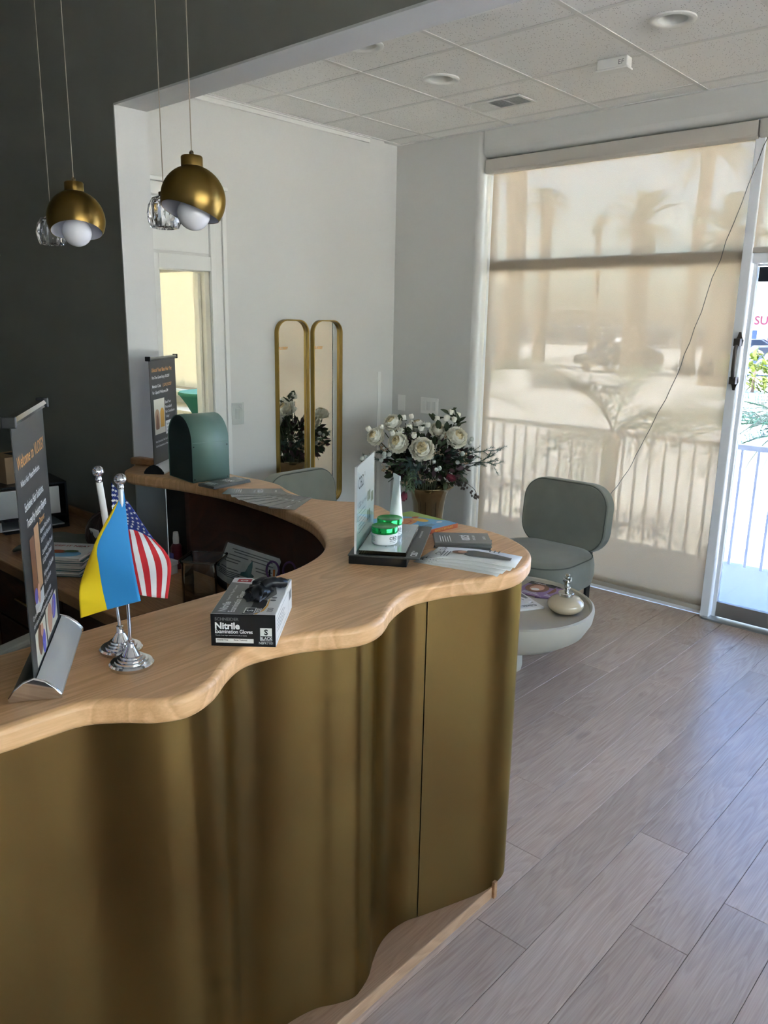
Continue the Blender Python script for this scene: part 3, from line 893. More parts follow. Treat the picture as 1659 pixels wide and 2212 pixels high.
cp = [(-1.482, 4.50, 2.645), (-1.568, 4.45, 2.308), (-1.668, 4.45, 1.942), (-1.756, 4.45, 1.598), (-1.836, 4.45, 1.35), (-1.957, 4.44, 1.045), (-2.039, 4.42, 0.84), (-2.12, 4.36, 0.66), (-2.17, 4.22, 0.52)]
MB().tube([(a + 1.482 + rnd.uniform(-.006, .006), b - 4.45, c - 2.64) for a, b, c in smooth_path(cp, 4)], 0.0022, 6).build('wire', W['wire'], t)

# ------------------------------------------------------------------ ceiling fittings
def downlight(x, y, label):
    t = thing('downlight', label, 'ceiling light', (x, y, 2.902), group='recessed ceiling lights')
    MB().lathe([(0.060, 0.0), (0.062, -0.004), (0.086, -0.010), (0.094, -0.006), (0.095, -0.0005), (0.06, -0.0005)], 40, cap=False).build('trim_ring', W['plastic_w'], t, smooth=50)
    MB().lathe([(0.060, -0.001), (0.056, 0.03), (0.05, 0.085), (0.045, 0.088), (0.001, 0.088)], 40, cap=False).build('reflector', W['white'], t, smooth=50)
downlight(*lights_at[0], 'recessed round ceiling light nearest the glass door')
downlight(*lights_at[1], 'recessed round ceiling light beside the air vent')
downlight(*lights_at[2], 'recessed round ceiling light half hidden by the dark bulkhead')
t = thing('air_vent', 'white rectangular ceiling air register with slatted grille', 'vent', (-2.82, 4.04, 2.899))
MB().box(-0.185, 0.185, -0.095, -0.07, -0.006, 0).box(-0.185, 0.185, 0.07, 0.095, -0.006, 0).box(-0.185, -0.165, -0.07, 0.07, -0.006, 0).box(0.165, 0.185, -0.07, 0.07, -0.006, 0).box(-0.052, -0.042, -0.07, 0.07, -0.006, 0).box(0.056, 0.066, -0.07, 0.07, -0.006, 0).build('frame', W['bar'], t, smooth=0, bevel=0.0015)
MB().box(-0.042, 0.165, -0.07, 0.07, -0.002, -0.0005).build('duct_throat', W['gap'], t, smooth=0)
MB().box(-0.165, -0.052, -0.07, 0.07, -0.004, -0.0005).build('damper_plate', W['bar'], t, smooth=0)
for k in range(11):
    y = -0.062 + k * 0.0124
    for xa, xb in ((-0.041, 0.055), (0.067, 0.164)):
        MB().box(xa, xb, -0.0035, 0.0035, -0.0008, 0.0008, Matrix.Translation((0, y, -0.0045)) @ Matrix.Rotation(0.5, 4, 'X')).build('slat', W['bar'], t, smooth=0)
    MB().box(-0.164, -0.053, y - 0.002, y + 0.002, -0.0055, -0.0041).build('slat', W['plastic_w'], t, smooth=0)
MB().tube([(-0.15, -0.075, -0.005), (-0.155, -0.085, -0.03), (-0.145, -0.08, -0.045)], 0.003).build('damper_lever', W['bar'], t)
t = thing('alarm_box', 'small white plastic box fixed on the ceiling grid', 'sensor', (-1.97, 3.735, 2.8985), math.radians(4))
MB().box(-0.075, 0.075, -0.028, 0.028, -0.045, 0).build('housing', W['plastic_w'], t, smooth=0, bevel=0.006, seg=3)
MB().box(-0.08, 0.08, -0.032, 0.032, -0.054, -0.0455).build('base_plate', W['plastic_w'], t, smooth=0, bevel=0.003)
text(t, 'EF', 0.03, W['ink_grey'], frame((1, 0, 0), (0, 0, 1), (0.03, -0.0285, -0.035)))

# ------------------------------------------------------------------ wall plates
def plate(loc, rz, label, w_, h_, gangs, film=False):
    t = thing('switch_plate', label, 'light switch', loc, rz)
    MB().box(-w_ / 2, w_ / 2, -0.006, 0, -h_ / 2, h_ / 2).build('cover', W['plastic_w'], t, smooth=0, bevel=0.003, seg=2)
    for k in range(gangs):
        x = (k - (gangs - 1) / 2) * 0.046
        MB().box(x - 0.0165, x + 0.0165, -0.0095, -0.006, -0.033, 0.033).build('rocker', W['white'], t, smooth=0, bevel=0.002)
    if film:
        MB().box(-w_ / 2 - 0.001, w_ / 2 + 0.001, -0.0108, -0.0098, -h_ / 2 - 0.001, h_ / 2 + 0.001).build('protective_film', W['acrylic'], t, smooth=0)
        MB().add([(0.0, -0.012, 0.06), (0.03, -0.012, 0.056), (0.033, -0.012, 0.02), (0.024, -0.012, 0.035), (0.012, -0.012, 0.045)], [(0, 1, 2, 3, 4)]).build('film_glare', W['film'], t, smooth=0)
    return t
plate((-4.0, 3.034, 1.107), PI / 2, 'light switch with shiny film beside the doorway', 0.085, 0.135, 1, True)
plate((-3.932, 4.526, 1.087), 0, 'narrow blank wall plate near the room corner', 0.072, 0.118, 0)
plate((-3.66, 4.526, 1.085), 0, 'wide triple light switch above the flowers', 0.165, 0.118, 3)
# ------------------------------------------------------------------ reception counter
HC = 1.06
ct = thing('reception_counter', 'curved reception counter with wavy oak top and brass front', 'counter', (-1.5, 1.2, 0))
def rel(pts): return [(x + 1.5, y - 1.2) for x, y in pts]
near = [(-1.19, 0.36), (-1.17, 0.42), (-1.165, 0.49), (-1.158, 0.549), (-1.123, 0.596), (-1.084, 0.633), (-1.062, 0.672), (-1.063, 0.71), (-1.083, 0.758), (-1.119, 0.809), (-1.146, 0.862), (-1.149, 0.91), (-1.130, 0.985), (-1.105, 1.035), (-1.073, 1.085), (-1.060, 1.135), (-1.072, 1.189), (-1.106, 1.252), (-1.132, 1.32), (-1.141, 1.385), (-1.113, 1.487), (-1.066, 1.579), (-1.046, 1.67), (-1.068, 1.765), (-1.112, 1.845)]
far = [(-1.180, 1.905), (-1.272, 1.950), (-1.37, 1.968), (-1.468, 1.964), (-1.60, 1.91), (-1.70, 1.925), (-1.806, 1.968), (-1.89, 1.95), (-1.99, 1.892), (-2.09, 1.876), (-2.208, 1.907), (-2.32, 1.95), (-2.444, 1.957), (-2.56, 1.945), (-2.75, 1.955), (-2.93, 1.985)]
end_ = [(-3.03, 1.985), (-3.075, 1.93), (-3.08, 1.84), (-3.07, 1.775)]
inner = [(-3.02, 1.72), (-2.97, 1.665), (-2.90, 1.640), (-2.80, 1.660), (-2.64, 1.705), (-2.40, 1.736), (-2.155, 1.721), (-1.97, 1.691), (-1.805, 1.645), (-1.66, 1.563), (-1.571, 1.489), (-1.516, 1.415), (-1.48, 1.33), (-1.46, 1.25), (-1.455, 1.157), (-1.456, 1.0), (-1.457, 0.80), (-1.457, 0.60), (-1.457, 0.36)]
top_poly = smooth_path(near + far + end_ + inner, 4)
MB().prism(rel(top_poly), HC - 0.045, HC).build('worktop', W['oak'], ct, smooth=30, bevel=0.016, seg=4)
br = [(-1.235, 0.36), (-1.221, 0.437), (-1.218, 0.505), (-1.194, 0.575), (-1.146, 0.645), (-1.118, 0.70), (-1.116, 0.745), (-1.132, 0.80), (-1.170, 0.865), (-1.192, 0.935), (-1.190, 1.01), (-1.174, 1.078), (-1.148, 1.122), (-1.129, 1.165), (-1.133, 1.20), (-1.148, 1.243), (-1.172, 1.283), (-1.197, 1.337), (-1.208, 1.39), (-1.203, 1.45), (-1.183, 1.50), (-1.143, 1.61), (-1.116, 1.69), (-1.108, 1.755), (-1.116, 1.81), (-1.145, 1.852), (-1.20, 1.885)]
def offset_path(pts, d):
    out = []
    for i, p in enumerate(pts):
        a, b = pts[max(i - 1, 0)], pts[min(i + 1, len(pts) - 1)]
        tx, ty = b[0] - a[0], b[1] - a[1]
        l = math.hypot(tx, ty) or 1
        out.append((p[0] - ty / l * d, p[1] + tx / l * d))
    return out
far_b = offset_path(far, 0.05)[1:] + [(-3.02, 1.948), (-3.092, 1.945)]
path = smooth_path(br + far_b, 8)
cut = min(range(len(path)), key=lambda i: abs(path[i][1] - 1.487) + abs(path[i][0] + 1.188))
def sheet(pts, th, z0, z1, name, m):
    q = offset_path(pts, th)
    poly = list(pts) + list(q)[::-1]
    n = len(pts)
    v = [(x, y, z0) for x, y in pts] + [(x, y, z1) for x, y in pts] + [(x, y, z0) for x, y in q] + [(x, y, z1) for x, y in q]
    f = []
    for i in range(n - 1):
        f += [(i, i + 1, n + i + 1, n + i), (2 * n + i + 1, 2 * n + i, 3 * n + i, 3 * n + i + 1), (n + i, n + i + 1, 3 * n + i + 1, 3 * n + i), (i + 1, i, 2 * n + i, 2 * n + i + 1)]
    f += [(0, n, 3 * n, 2 * n), (n - 1, 3 * n - 1, 4 * n - 1, 2 * n - 1)]
    return MB().add(v, f).build(name, m, ct, smooth=50)
rp = rel(path)
sheet(rp[:cut + 1], 0.004, 0.041, HC - 0.0455, 'brass_panel', W['brass_panel'])
second = [(rp[cut][0] + (rp[cut + 1][0] - rp[cut][0]) * 0.45, rp[cut][1] + (rp[cut + 1][1] - rp[cut][1]) * 0.45)] + rp[cut + 1:]
sheet(second, 0.004, 0.041, HC - 0.0455, 'brass_panel', W['brass_panel'])
# dark carcass behind the brass and wood lining to the desk side
core = offset_path(rp, 0.012)
MB().add([(x, y, z) for z in (0.042, HC - 0.047) for x, y in core], [(i, i + 1, len(core) + i + 1, len(core) + i) for i in range(len(core) - 1)]).build('carcass', W['gap'], ct)
lin = rel(smooth_path(offset_path(inner[4:], -0.0)[0:], 5))
lin = offset_path(lin, 0.05)
n = len(lin)
MB().add([(x, y, z) for z in (0.0, HC - 0.047) for x, y in lin], [(i, i + 1, n + i + 1, n + i) for i in range(n - 1)]).build('desk_lining', W['walnut'], ct, solid=0.018, off=1)
MB().prism(rel([(-1.105, 0.36), (-1.105, 1.735), (-1.16, 1.745), (-1.38, 1.745), (-1.38, 0.36)]), 0.0, 0.04).build('plinth', W['oak_y'], ct, smooth=0, bevel=0.003)
MB().box(0.384, 0.402, 0.537, 0.552, 0.0, 0.055).build('plinth_end', W['oak_x'], ct, smooth=0, bevel=0.002)
MB().prism(rel([(-3.075, 1.75), (-2.80, 1.845), (-2.805, 1.862), (-3.07, 1.80)]), HC + 0.0, HC + 0.032).build('end_curb', W['oak_x'], ct, smooth=0, bevel=0.008, seg=3)
MB().prism(rel([(-1.215, 0.405), (-1.222, 0.438), (-1.26, 0.444), (-1.44, 0.43), (-1.44, 0.405)]), HC + 0.0, HC + 0.026).build('end_curb', W['oak_x'], ct, smooth=0, bevel=0.008, seg=3)

# ------------------------------------------------------------------ desk behind the counter
DZ = 0.73
dk = thing('reception_desk', 'lower wooden desk inside the counter along the charcoal wall', 'desk', (-2.7, 1.48, 0))
MB().box(-1.24, 1.05, -0.28, 0.19, DZ - 0.045, DZ).build('desktop', W['oak_x'], dk, smooth=0, bevel=0.004)
MB().box(-1.24, -0.42, 0.286, 0.302, DZ, DZ + 0.035).build('back_upstand', W['oak_x'], dk, smooth=0, bevel=0.002)
MB().box(-1.24, -0.42, 0.191, 0.30, DZ - 0.045, DZ).build('back_filler', W['oak_x'], dk, smooth=0, bevel=0.002)
MB().box(-1.22, 0.6, -0.22, 0.18, 0.06, DZ - 0.046).build('pedestal_body', W['walnut'], dk, smooth=0)
for k in range(3):
    d = MB().box(-1.21 + k * 0.6, -1.21 + k * 0.6 + 0.59, -0.242, -0.22, 0.46, DZ - 0.05).build('drawer', W['walnut'], dk, smooth=0, bevel=0.003)
    MB().tube([(-0.98 + k * 0.6, -0.243, 0.577), (-0.98 + k * 0.6, -0.262, 0.577), (-0.86 + k * 0.6, -0.262, 0.577), (-0.86 + k * 0.6, -0.243, 0.577)], 0.005).build('drawer_pull', W['brass_frame'], d)
    MB().box(-1.21 + k * 0.6, -1.21 + k * 0.6 + 0.59, -0.242, -0.22, 0.08, 0.45).build('cabinet_door', W['walnut'], dk, smooth=0, bevel=0.003)

# white drawer organiser
t = thing('drawer_organiser', 'white desktop drawer unit with open lower drawer by the charcoal wall', 'drawers', (-3.58, 1.50, DZ), math.radians(-8))
MB().box(-0.20, 0.10, -0.12, 0.16, 0.0, 0.012).box(-0.20, 0.10, -0.12, 0.16, 0.06, 0.07).box(-0.20, 0.10, -0.12, 0.16, 0.205, 0.215).box(-0.20, -0.19, -0.12, 0.16, 0.012, 0.205).box(-0.20, 0.10, 0.15, 0.16, 0.012, 0.205).build('shell', W['black'], t, smooth=0, bevel=0.002)
d = MB().box(-0.185, 0.115, -0.20, -0.19, 0.075, 0.20).box(0.105, 0.115, -0.19, 0.12, 0.075, 0.20).box(-0.185, -0.175, -0.19, 0.12, 0.075, 0.20).box(-0.175, 0.105, -0.19, 0.12, 0.075, 0.083).build('drawer', W['plastic_w'], t, smooth=0, bevel=0.002)
MB().lathe([(0.014, 0.0), (0.018, 0.006), (0.012, 0.014), (0.0, 0.016)], 16, frame((1, 0, 0), (0, 0, 1), (-0.04, -0.2005, 0.135))).build('knob', W['plastic_w'], d, smooth=50)
d = MB().box(-0.185, 0.095, -0.14, -0.13, 0.014, 0.058).box(-0.185, 0.095, -0.13, 0.14, 0.014, 0.02).build('drawer', W['plastic_w'], t, smooth=0, bevel=0.002)
t = thing('tissue_box', 'tan cardboard box on top of the white drawer unit', 'box', (-3.62, 1.50, DZ + 0.2155), 0.1)
MB().box(-0.10, 0.06, -0.09, 0.09, 0, 0.12).build('carton', W['tan_print'], t, smooth=0, bevel=0.002)
MB().box(-0.06, 0.02, -0.03, 0.03, 0.1202, 0.121).build('slot', W['ink'], t, smooth=0)
t = thing('folded_cloth', 'folded grey cloth heap on the desk before the white drawers', 'cloth', (-3.12, 1.44, DZ), 0.4)
P = [[((i - 4) * 0.035, (j - 4) * 0.033, 0.03 + 0.008 * math.sin(i * 1.3) * math.cos(j * 0.9) + 0.004 * math.sin(j * 2.1) - 0.0014 * max(0, (i - 4) ** 2 + (j - 4) ** 2 - 8)) for j in range(9)] for i in range(9)]
MB().grid(P).build('cloth', W['teal_cloth'], t, smooth=80, solid=0.018, off=-1, subsurf=1)
# books
cols = ['teal', 'paper_grey', 'teal', 'paper', 'paper_grey', 'teal', 'paper']
for k in range(7):
    last = k == 6
    t = thing('storybook', ['lowest storybook of the stack on the desk', 'second storybook up in the desk stack', 'third storybook up in the desk stack', 'middle storybook of the desk stack', 'fifth storybook up in the desk stack', 'storybook just under the top one in the desk stack', 'white storybook with colourful cover on top of the desk stack'][k], 'book', (-2.86 + rnd.uniform(-.006, .006), 1.335 + rnd.uniform(-.006, .006), DZ + k * 0.0105), math.radians(38) + rnd.uniform(-.04, .04), 'storybooks stacked on the desk')
    MB().box(-0.105, 0.105, -0.10, 0.10, 0.0, 0.0018).box(-0.105, 0.105, -0.10, 0.10, 0.0082, 0.01).box(-0.105, -0.102, -0.10, 0.10, 0.0018, 0.0082).build('cover', W['paper' if last else cols[k]], t, smooth=0)
    MB().box(-0.1015, 0.102, -0.097, 0.097, 0.0019, 0.0081).build('page_block', W['paper'], t, smooth=0)
    if last:
        T = Matrix.Translation((0, 0, 0.01))
        poly_patch(t, 'cover_picture', W['sky_print'], T, ellipse(0.01, -0.045, 0.075, 0.04))
        poly_patch(t, 'cover_picture', W['rust'], T, ellipse(-0.02, -0.02, 0.04, 0.022), 0.0008)
        poly_patch(t, 'cover_picture', W['leaf_print'], T, ellipse(0.03, -0.01, 0.03, 0.016), 0.001)
        text(t, 'KEEP IT NEAT', 0.026, W['red'], T, -0.085, 0.05, bold=0.02)
# woven ball
t = thing('woven_ball', 'dark round woven reed ornament on the desk under the counter end', 'ornament', (-2.90, 1.56, DZ))
MB().ball((0, 0, 0.095), 0.105, 24, 14, sz=0.9).build('core', W['wicker'], t, smooth=60)
for k in range(14):
    a = PI * k / 14
    R_k = Matrix.Translation((0, 0, 0.095)) @ Matrix.Rotation(a, 4, 'Z') @ Matrix.Rotation(PI / 2 - 0.25 * math.sin(k * 2.4), 4, 'X')
    MB().tube([tuple(R_k @ Vector((0.107 * math.cos(2 * PI * q / 24), 0.098 * math.sin(2 * PI * q / 24), 0))) for q in range(24)], 0.0042, 5, closed=True).build('reed', W['wicker'], t, smooth=60)
MB().box(-0.03, 0.03, -0.004, 0.004, -0.018, 0.018, Matrix.Translation((0.035, -0.098, 0.115)) @ Matrix.Rotation(0.2, 4, 'X')).build('tag', W['paper'], t, smooth=0)
# spray bottle
t = thing('spray_bottle', 'small maroon bottle with white pump cap in the desk shadow', 'bottle', (-2.57, 1.64, DZ))
MB().lathe([(0.0, 0), (0.021, 0.0), (0.022, 0.003), (0.022, 0.085), (0.017, 0.096), (0.011, 0.1)], 24).build('body', W['label_red'], t, smooth=40)
MB().lathe([(0.012, 0.1), (0.0125, 0.12), (0.010, 0.145), (0.008, 0.147), (0.0, 0.147)], 20).build('cap', W['plastic_w'], t, smooth=40)
MB().box(-0.012, 0.012, -0.0228, -0.0215, 0.03, 0.065).build('label', W['purple_print'], t, smooth=0)
# glass jar
t = thing('glass_box', 'empty square clear glass container on the desk behind the glove box', 'container', (-2.17, 1.49, DZ), math.radians(33))
MB().prism(rounded(0.125, 0.125, 0.02), 0.0, 0.008).build('base', W['acrylic'], t, smooth=30)
MB().add([(x, y, z) for z in (0.008, 0.15, 0.155, 0.162) for x, y in rounded(0.125 if z < 0.152 else 0.132, 0.125 if z < 0.152 else 0.132, 0.02)], [(r * 28 + k, r * 28 + (k + 1) % 28, (r + 1) * 28 + (k + 1) % 28, (r + 1) * 28 + k) for r in range(3) for k in range(28)]).build('wall', W['acrylic'], t, smooth=60, solid=0.004)
MB().tube([(x, y, 0.163) for x, y in rounded(0.132, 0.132, 0.02)], 0.003, 6, closed=True).build('rim', W['acrylic'], t, smooth=60)
# loose papers
for k, (x, y, a, l) in enumerate([(-1.93, 1.55, 0.5, 'blank white sheet lying flat behind the glass container'), (-2.02, 1.44, 1.0, 'white sheet partly under the glass container')]):
    t = thing('paper_sheet', l, 'paper', (x, y, DZ + k * 0.001), a)
    MB().box(-0.105, 0.105, -0.075, 0.075, 0, 0.0007).build('sheet', W['paper'], t, smooth=0)
t = thing('gift_box', 'flat pale grey box on the desk beside the woven ball', 'box', (-2.63, 1.50, DZ), 0.12)
MB().box(-0.13, 0.13, -0.09, 0.09, 0, 0.034).build('base', W['paper_grey'], t, smooth=0, bevel=0.002)
MB().box(-0.133, 0.133, -0.093, 0.093, 0.0345, 0.052).build('lid', W['paper_grey'], t, smooth=0, bevel=0.003)
text(t, 'Thank You', 0.03, W['ink_grey'], Matrix.Translation((0, 0, 0.052)), 0, 0, 'CENTER')
# leaning certificate on a stand
t = thing('permit_holder', 'tilted printed permit with tower picture under the counter curve', 'permit', (-2.16, 1.675, DZ), math.radians(29))
MB().box(-0.06, 0.06, -0.05, 0.05, 0, 0.014).box(-0.02, 0.02, -0.02, 0.03, 0.014, 0.06).build('stand', W['black'], t, smooth=0, bevel=0.003)
Tc = frame((0.965, 0.0, -0.22), (0.2, 0.45, 0.85), (-0.0, -0.015, 0.085))
MB().box(-0.105, 0.105, -0.07, 0.07, -0.003, 0.0, Tc).build('card', W['paper'], t, smooth=0)
MB().box(-0.11, 0.11, -0.075, 0.075, 0.0025, 0.0045, Tc).build('sleeve', W['acrylic'], t, smooth=0)
for k, (x0, x1, y) in enumerate([(-0.08, 0.085, 0.052), (-0.07, 0.08, 0.043), (-0.085, -0.01, 0.03), (0.0, 0.09, 0.03), (-0.09, -0.035, 0.015), (-0.09, -0.04, 0.005), (0.025, 0.09, 0.01), (0.03, 0.09, 0.0), (-0.09, -0.03, -0.02), (-0.09, -0.02, -0.03), (-0.09, -0.02, -0.036), (-0.09, -0.02, -0.042), (-0.09, -0.02, -0.048), (0.04, 0.09, -0.05)]):
    patch(t, 'print_line', W['ink_grey'], Tc, x0, x1, y, y + 0.0035, 0.0005)
poly_patch(t, 'tower_picture', W['teal'], Tc, [(-0.02, -0.03), (0.03, -0.03), (0.03, -0.018), (0.018, -0.012), (0.014, 0.012), (0.006, 0.034), (-0.002, 0.012), (-0.006, -0.012), (-0.02, -0.018)], 0.0008)
# pen cup with loose pens
t = thing('pen_cup', 'dark pen holder tucked under the counter curve', 'pen holder', (-1.93, 1.60, DZ), 0.5)
MB().prism(rounded(0.10, 0.075, 0.008), 0, 0.004).build('base', W['black'], t, smooth=30)
MB().add([(x, y, z) for z in (0.004, 0.095) for x, y in rounded(0.10, 0.075, 0.008)], [(k, (k + 1) % 28, 28 + (k + 1) % 28, 28 + k) for k in range(28)]).build('wall', W['black'], t, smooth=60, solid=0.003)
def stick(label, name, cat, x, y, tilt, az, L, r, m, tip, tipm):
    o = thing(name, label, cat, (x, y, DZ + 0.006))
    o.rotation_euler = (tilt * math.sin(az), tilt * math.cos(az), 0)
    MB().lathe([(r * 0.2, 0), (r, 0.015), (r, L)], 10).build('barrel', W[m], o, smooth=40)
    MB().lathe([(r * 1.05, L), (r * 1.05, L + tip), (0.0, L + tip + 0.002)], 10).build('end_cap', W[tipm], o, smooth=40)
stick('orange pencil with eraser standing in the pen holder', 'pencil', 'pencil', -1.945, 1.60, -0.12, 1.2, 0.135, 0.0036, 'pencil', 0.012, 'paper')
stick('blue pen standing in the pen holder', 'pen', 'pen', -1.92, 1.60, 0.10, 0.4, 0.11, 0.0045, 'blue_pen', 0.012, 'blue_pen')
stick('white capped marker standing in the pen holder', 'marker', 'marker', -1.905, 1.612, 0.08, 0.8, 0.10, 0.006, 'teal', 0.03, 'paper')
stick('thin brown brush standing in the pen holder', 'brush', 'brush', -1.96, 1.595, -0.16, 1.0, 0.11, 0.003, 'hair_print', 0.02, 'black')
t = thing('scissors', 'purple handled scissors standing in the pen holder', 'scissors', (-1.915, 1.615, DZ + 0.008), math.radians(38))
for s_ in (-1, 1):
    MB().tube([(s_ * 0.028 + 0.021 * math.cos(2 * PI * q / 16), 0, 0.135 + 0.032 * math.sin(2 * PI * q / 16)) for q in range(16)], 0.004, 6, closed=True).build('handle_loop', W['purple'], t, smooth=60)
    MB().box(-0.004 + s_ * 0.004, 0.004 + s_ * 0.004, -0.001, 0.001, 0.0, 0.105).build('blade', W['chrome'], t, smooth=0)
# office chair
t = thing('office_chair', 'white upholstered office chair behind the tall welcome banner', 'chair', (-2.62, 0.80, 0), math.radians(20))
MB().prism(rounded(0.50, 0.48, 0.10), 0.42, 0.50).build('seat', W['leather'], t, smooth=40, bevel=0.025, seg=3)
Tb = Matrix.Translation((0, -0.235, 0.80)) @ Matrix.Rotation(PI / 2 + 0.12, 4, 'X')
MB().prism(rounded(0.46, 0.56, 0.14), -0.03, 0.03, Tb).build('backrest', W['leather'], t, smooth=40, bevel=0.02, seg=3)
for s_ in (-1, 1):
    MB().box(-0.035 + s_ * 0.29, 0.035 + s_ * 0.29, -0.16, 0.14, 0.655, 0.70).build('armrest', W['leather'], t, smooth=0, bevel=0.018, seg=3)
    MB().tube([(s_ * 0.25, 0, 0.44), (s_ * 0.29, 0, 0.50), (s_ * 0.29, -0.01, 0.655)], 0.014).build('arm_post', W['chrome'], t)
MB().tube([(0, 0, 0.12), (0, 0, 0.42)], 0.025, 12).build('column', W['chrome'], t)
for k in range(5):
    a = 2 * PI * k / 5
    l = MB().tube([(0, 0, 0.11), (0.28 * math.cos(a), 0.28 * math.sin(a), 0.075)], [0.024, 0.014], 8).build('leg', W['chrome'], t)
    MB().lathe([(0.012, -0.012), (0.028, -0.012), (0.028, 0.012), (0.012, 0.012)], 16, Matrix.Translation((0.28 * math.cos(a), 0.28 * math.sin(a), 0.028)) @ Matrix.Rotation(a, 4, 'Z') @ Matrix.Rotation(PI / 2, 4, 'X')).build('caster', W['black'], l, smooth=40)

# ------------------------------------------------------------------ pull-up banners
def banner(label, loc, ang, kind):
    """local x = reading direction, -y faces the reader"""
    t = thing('pull_up_banner', label, 'banner', loc, ang)
    Lh = 0.152
    prof = [(-0.040, 0.004), (-0.040, 0.0), (0.040, 0.0), (0.040, 0.008), (0.034, 0.020), (0.022, 0.031), (0.006, 0.038)]
    TXl = Matrix(((0, 0, 1, 0), (1, 0, 0, 0), (0, 1, 0, 0), (0, 0, 0, 1)))
    front = [(-0.040, 0.0), (-0.040, 0.006), (-0.030, 0.020), (-0.016, 0.031), (-0.003, 0.036), (-0.003, 0.0)]
    back = [(0.003, 0.0), (0.003, 0.036), (0.016, 0.031), (0.030, 0.020), (0.040, 0.006), (0.040, 0.0)]
    full = [(-0.042, 0.0), (-0.042, 0.008), (-0.032, 0.022), (-0.017, 0.034), (0.0, 0.040), (0.017, 0.034), (0.032, 0.022), (0.042, 0.008), (0.042, 0.0)]
    MB().prism(front, -Lh + 0.007, Lh - 0.007, TXl).build('base_shell', W['alu'], t, smooth=25)
    MB().prism(back, -Lh + 0.007, Lh - 0.007, TXl).build('base_shell', W['black'] if kind == 1 else W['alu'], t, smooth=25)
    for s_ in (-1, 1):
        x0 = s_ * Lh
        MB().prism(full, min(x0, x0 - s_ * 0.0065), max(x0, x0 - s_ * 0.0065), TXl).build('end_cap', W['chrome'] if kind == 1 else W['black'], t, smooth=25, bevel=0.002)
    H0, H1 = 0.030, 0.462
    MB().box(-0.1455, 0.1455, -0.0008, 0.0008, H0, H1).build('poster', W['soft_black'], t, smooth=0)
    MB().prism([(-0.007, 0.455), (0.007, 0.455), (0.009, 0.461), (0.007, 0.468), (-0.007, 0.468), (-0.009, 0.461)], -0.150, 0.150, TXl).build('top_rail', W['chrome'], t, smooth=20)
    for s_ in (-1, 1):
        MB().box(s_ * 0.1535 - 0.003, s_ * 0.1535 + 0.003, -0.011, 0.011, 0.4525, 0.471).build('rail_cap', W['black'], t, smooth=0, bevel=0.002)
    MB().tube([(0, 0.012, 0.030), (0, 0.010, 0.458)], 0.004, 8).build('support_pole', W['alu'], t)
    T = frame((1, 0, 0), (0, 0, 1), (-0.1455, -0.0008, H0))   # x 0..0.291, y 0..0.432
    if kind == 1:
        text(t, 'Welcome to VLOSSY', 0.0305, W['ink_orange'], T, 0.016, 0.352, bold=0.006, sx=0.93)
        text(t, 'Where Hair Meets Perfection.', 0.0155, W['ink_white'], T, 0.03, 0.322, sx=0.92)
        text(t, 'Exclusive Hair Solutions,', 0.0215, W['ink_white'], T, 0.044, 0.278, bold=0.01, sx=0.85)
        text(t, 'Trusted by Industry Experts', 0.0215, W['ink_white'], T, 0.05, 0.250, bold=0.01, sx=0.78)
        text(t, 'Discover:', 0.0165, W['ink_orange'], T, 0.158, 0.230, bold=0.01, sx=0.9)
        for b_, y in (('Advanced Non-Invasive', 0.212), ('Scalp & Hair Restoration', 0.196), ('Customized Hair Growth', 0.172), ('& Scalp Detox Rituals', 0.156), ("Hollywood's Choice for", 0.132), ('Hair Excellence', 0.116)):
            text(t, b_, 0.0145, W['ink_white'], T, 0.158, y, sx=0.78)
        text(t, 'Consultations with our caring specialists', 0.0125, W['ink_white'], T, 0.03, 0.094, sx=0.92)
        text(t, 'Ask about our complimentary consultation', 0.0125, W['ink_white'], T, 0.03, 0.079, sx=0.92)
        patch(t, 'hair_picture', W['hair_print'], T, 0.058, 0.098, 0.115, 0.228)
        patch(t, 'hair_picture', W['tan_print'], T, 0.102, 0.145, 0.125, 0.238)
        patch(t, 'hair_picture', W['ink'], T, 0.0985, 0.1015, 0.115, 0.232)
        poly_patch(t, 'treatment_picture', W['paper_grey'], T, [(0.058, 0.113), (0.145, 0.122), (0.145, 0.098), (0.10, 0.088), (0.062, 0.098)])
        poly_patch(t, 'treatment_picture', W['purple_print'], T, ellipse(0.075, 0.125, 0.014, 0.014), 0.0007)
        poly_patch(t, 'treatment_picture', W['skin'], T, ellipse(0.10, 0.122, 0.012, 0.018), 0.0008)
        patch(t, 'glove_picture', W['cream_print'], T, 0.034, 0.135, 0.010, 0.070)
        patch(t, 'glove_picture', W['cream_print'], T, 0.142, 0.262, 0.016, 0.074)
        poly_patch(t, 'glove_picture', W['hair_print'], T, ellipse(0.075, 0.046, 0.02, 0.028), 0.0007)
        poly_patch(t, 'glove_picture', W['purple_print'], T, ellipse(0.108, 0.030, 0.016, 0.022), 0.0009)
        poly_patch(t, 'glove_picture', W['skin'], T, ellipse(0.095, 0.056, 0.013, 0.012), 0.001)
        poly_patch(t, 'glove_picture', W['skin'], T, ellipse(0.18, 0.046, 0.024, 0.028), 0.0007)
        poly_patch(t, 'glove_picture', W['purple_print'], T, ellipse(0.228, 0.052, 0.026, 0.02, 16, 0.6), 0.0009)
        poly_patch(t, 'glove_picture', W['yellow'], T, [(0.205, 0.04), (0.209, 0.038), (0.226, 0.066), (0.222, 0.068)], 0.0011)
    else:
        text(t, 'Unlock Your Best Hair Yet', 0.0222, W['ink_orange'], T, 0.02, 0.378, bold=0.01, sx=0.92)
        text(t, 'First-Time Guests Enjoy 10% OFF', 0.0165, W['ink_white'], T, 0.02, 0.350, bold=0.01, sx=0.86)
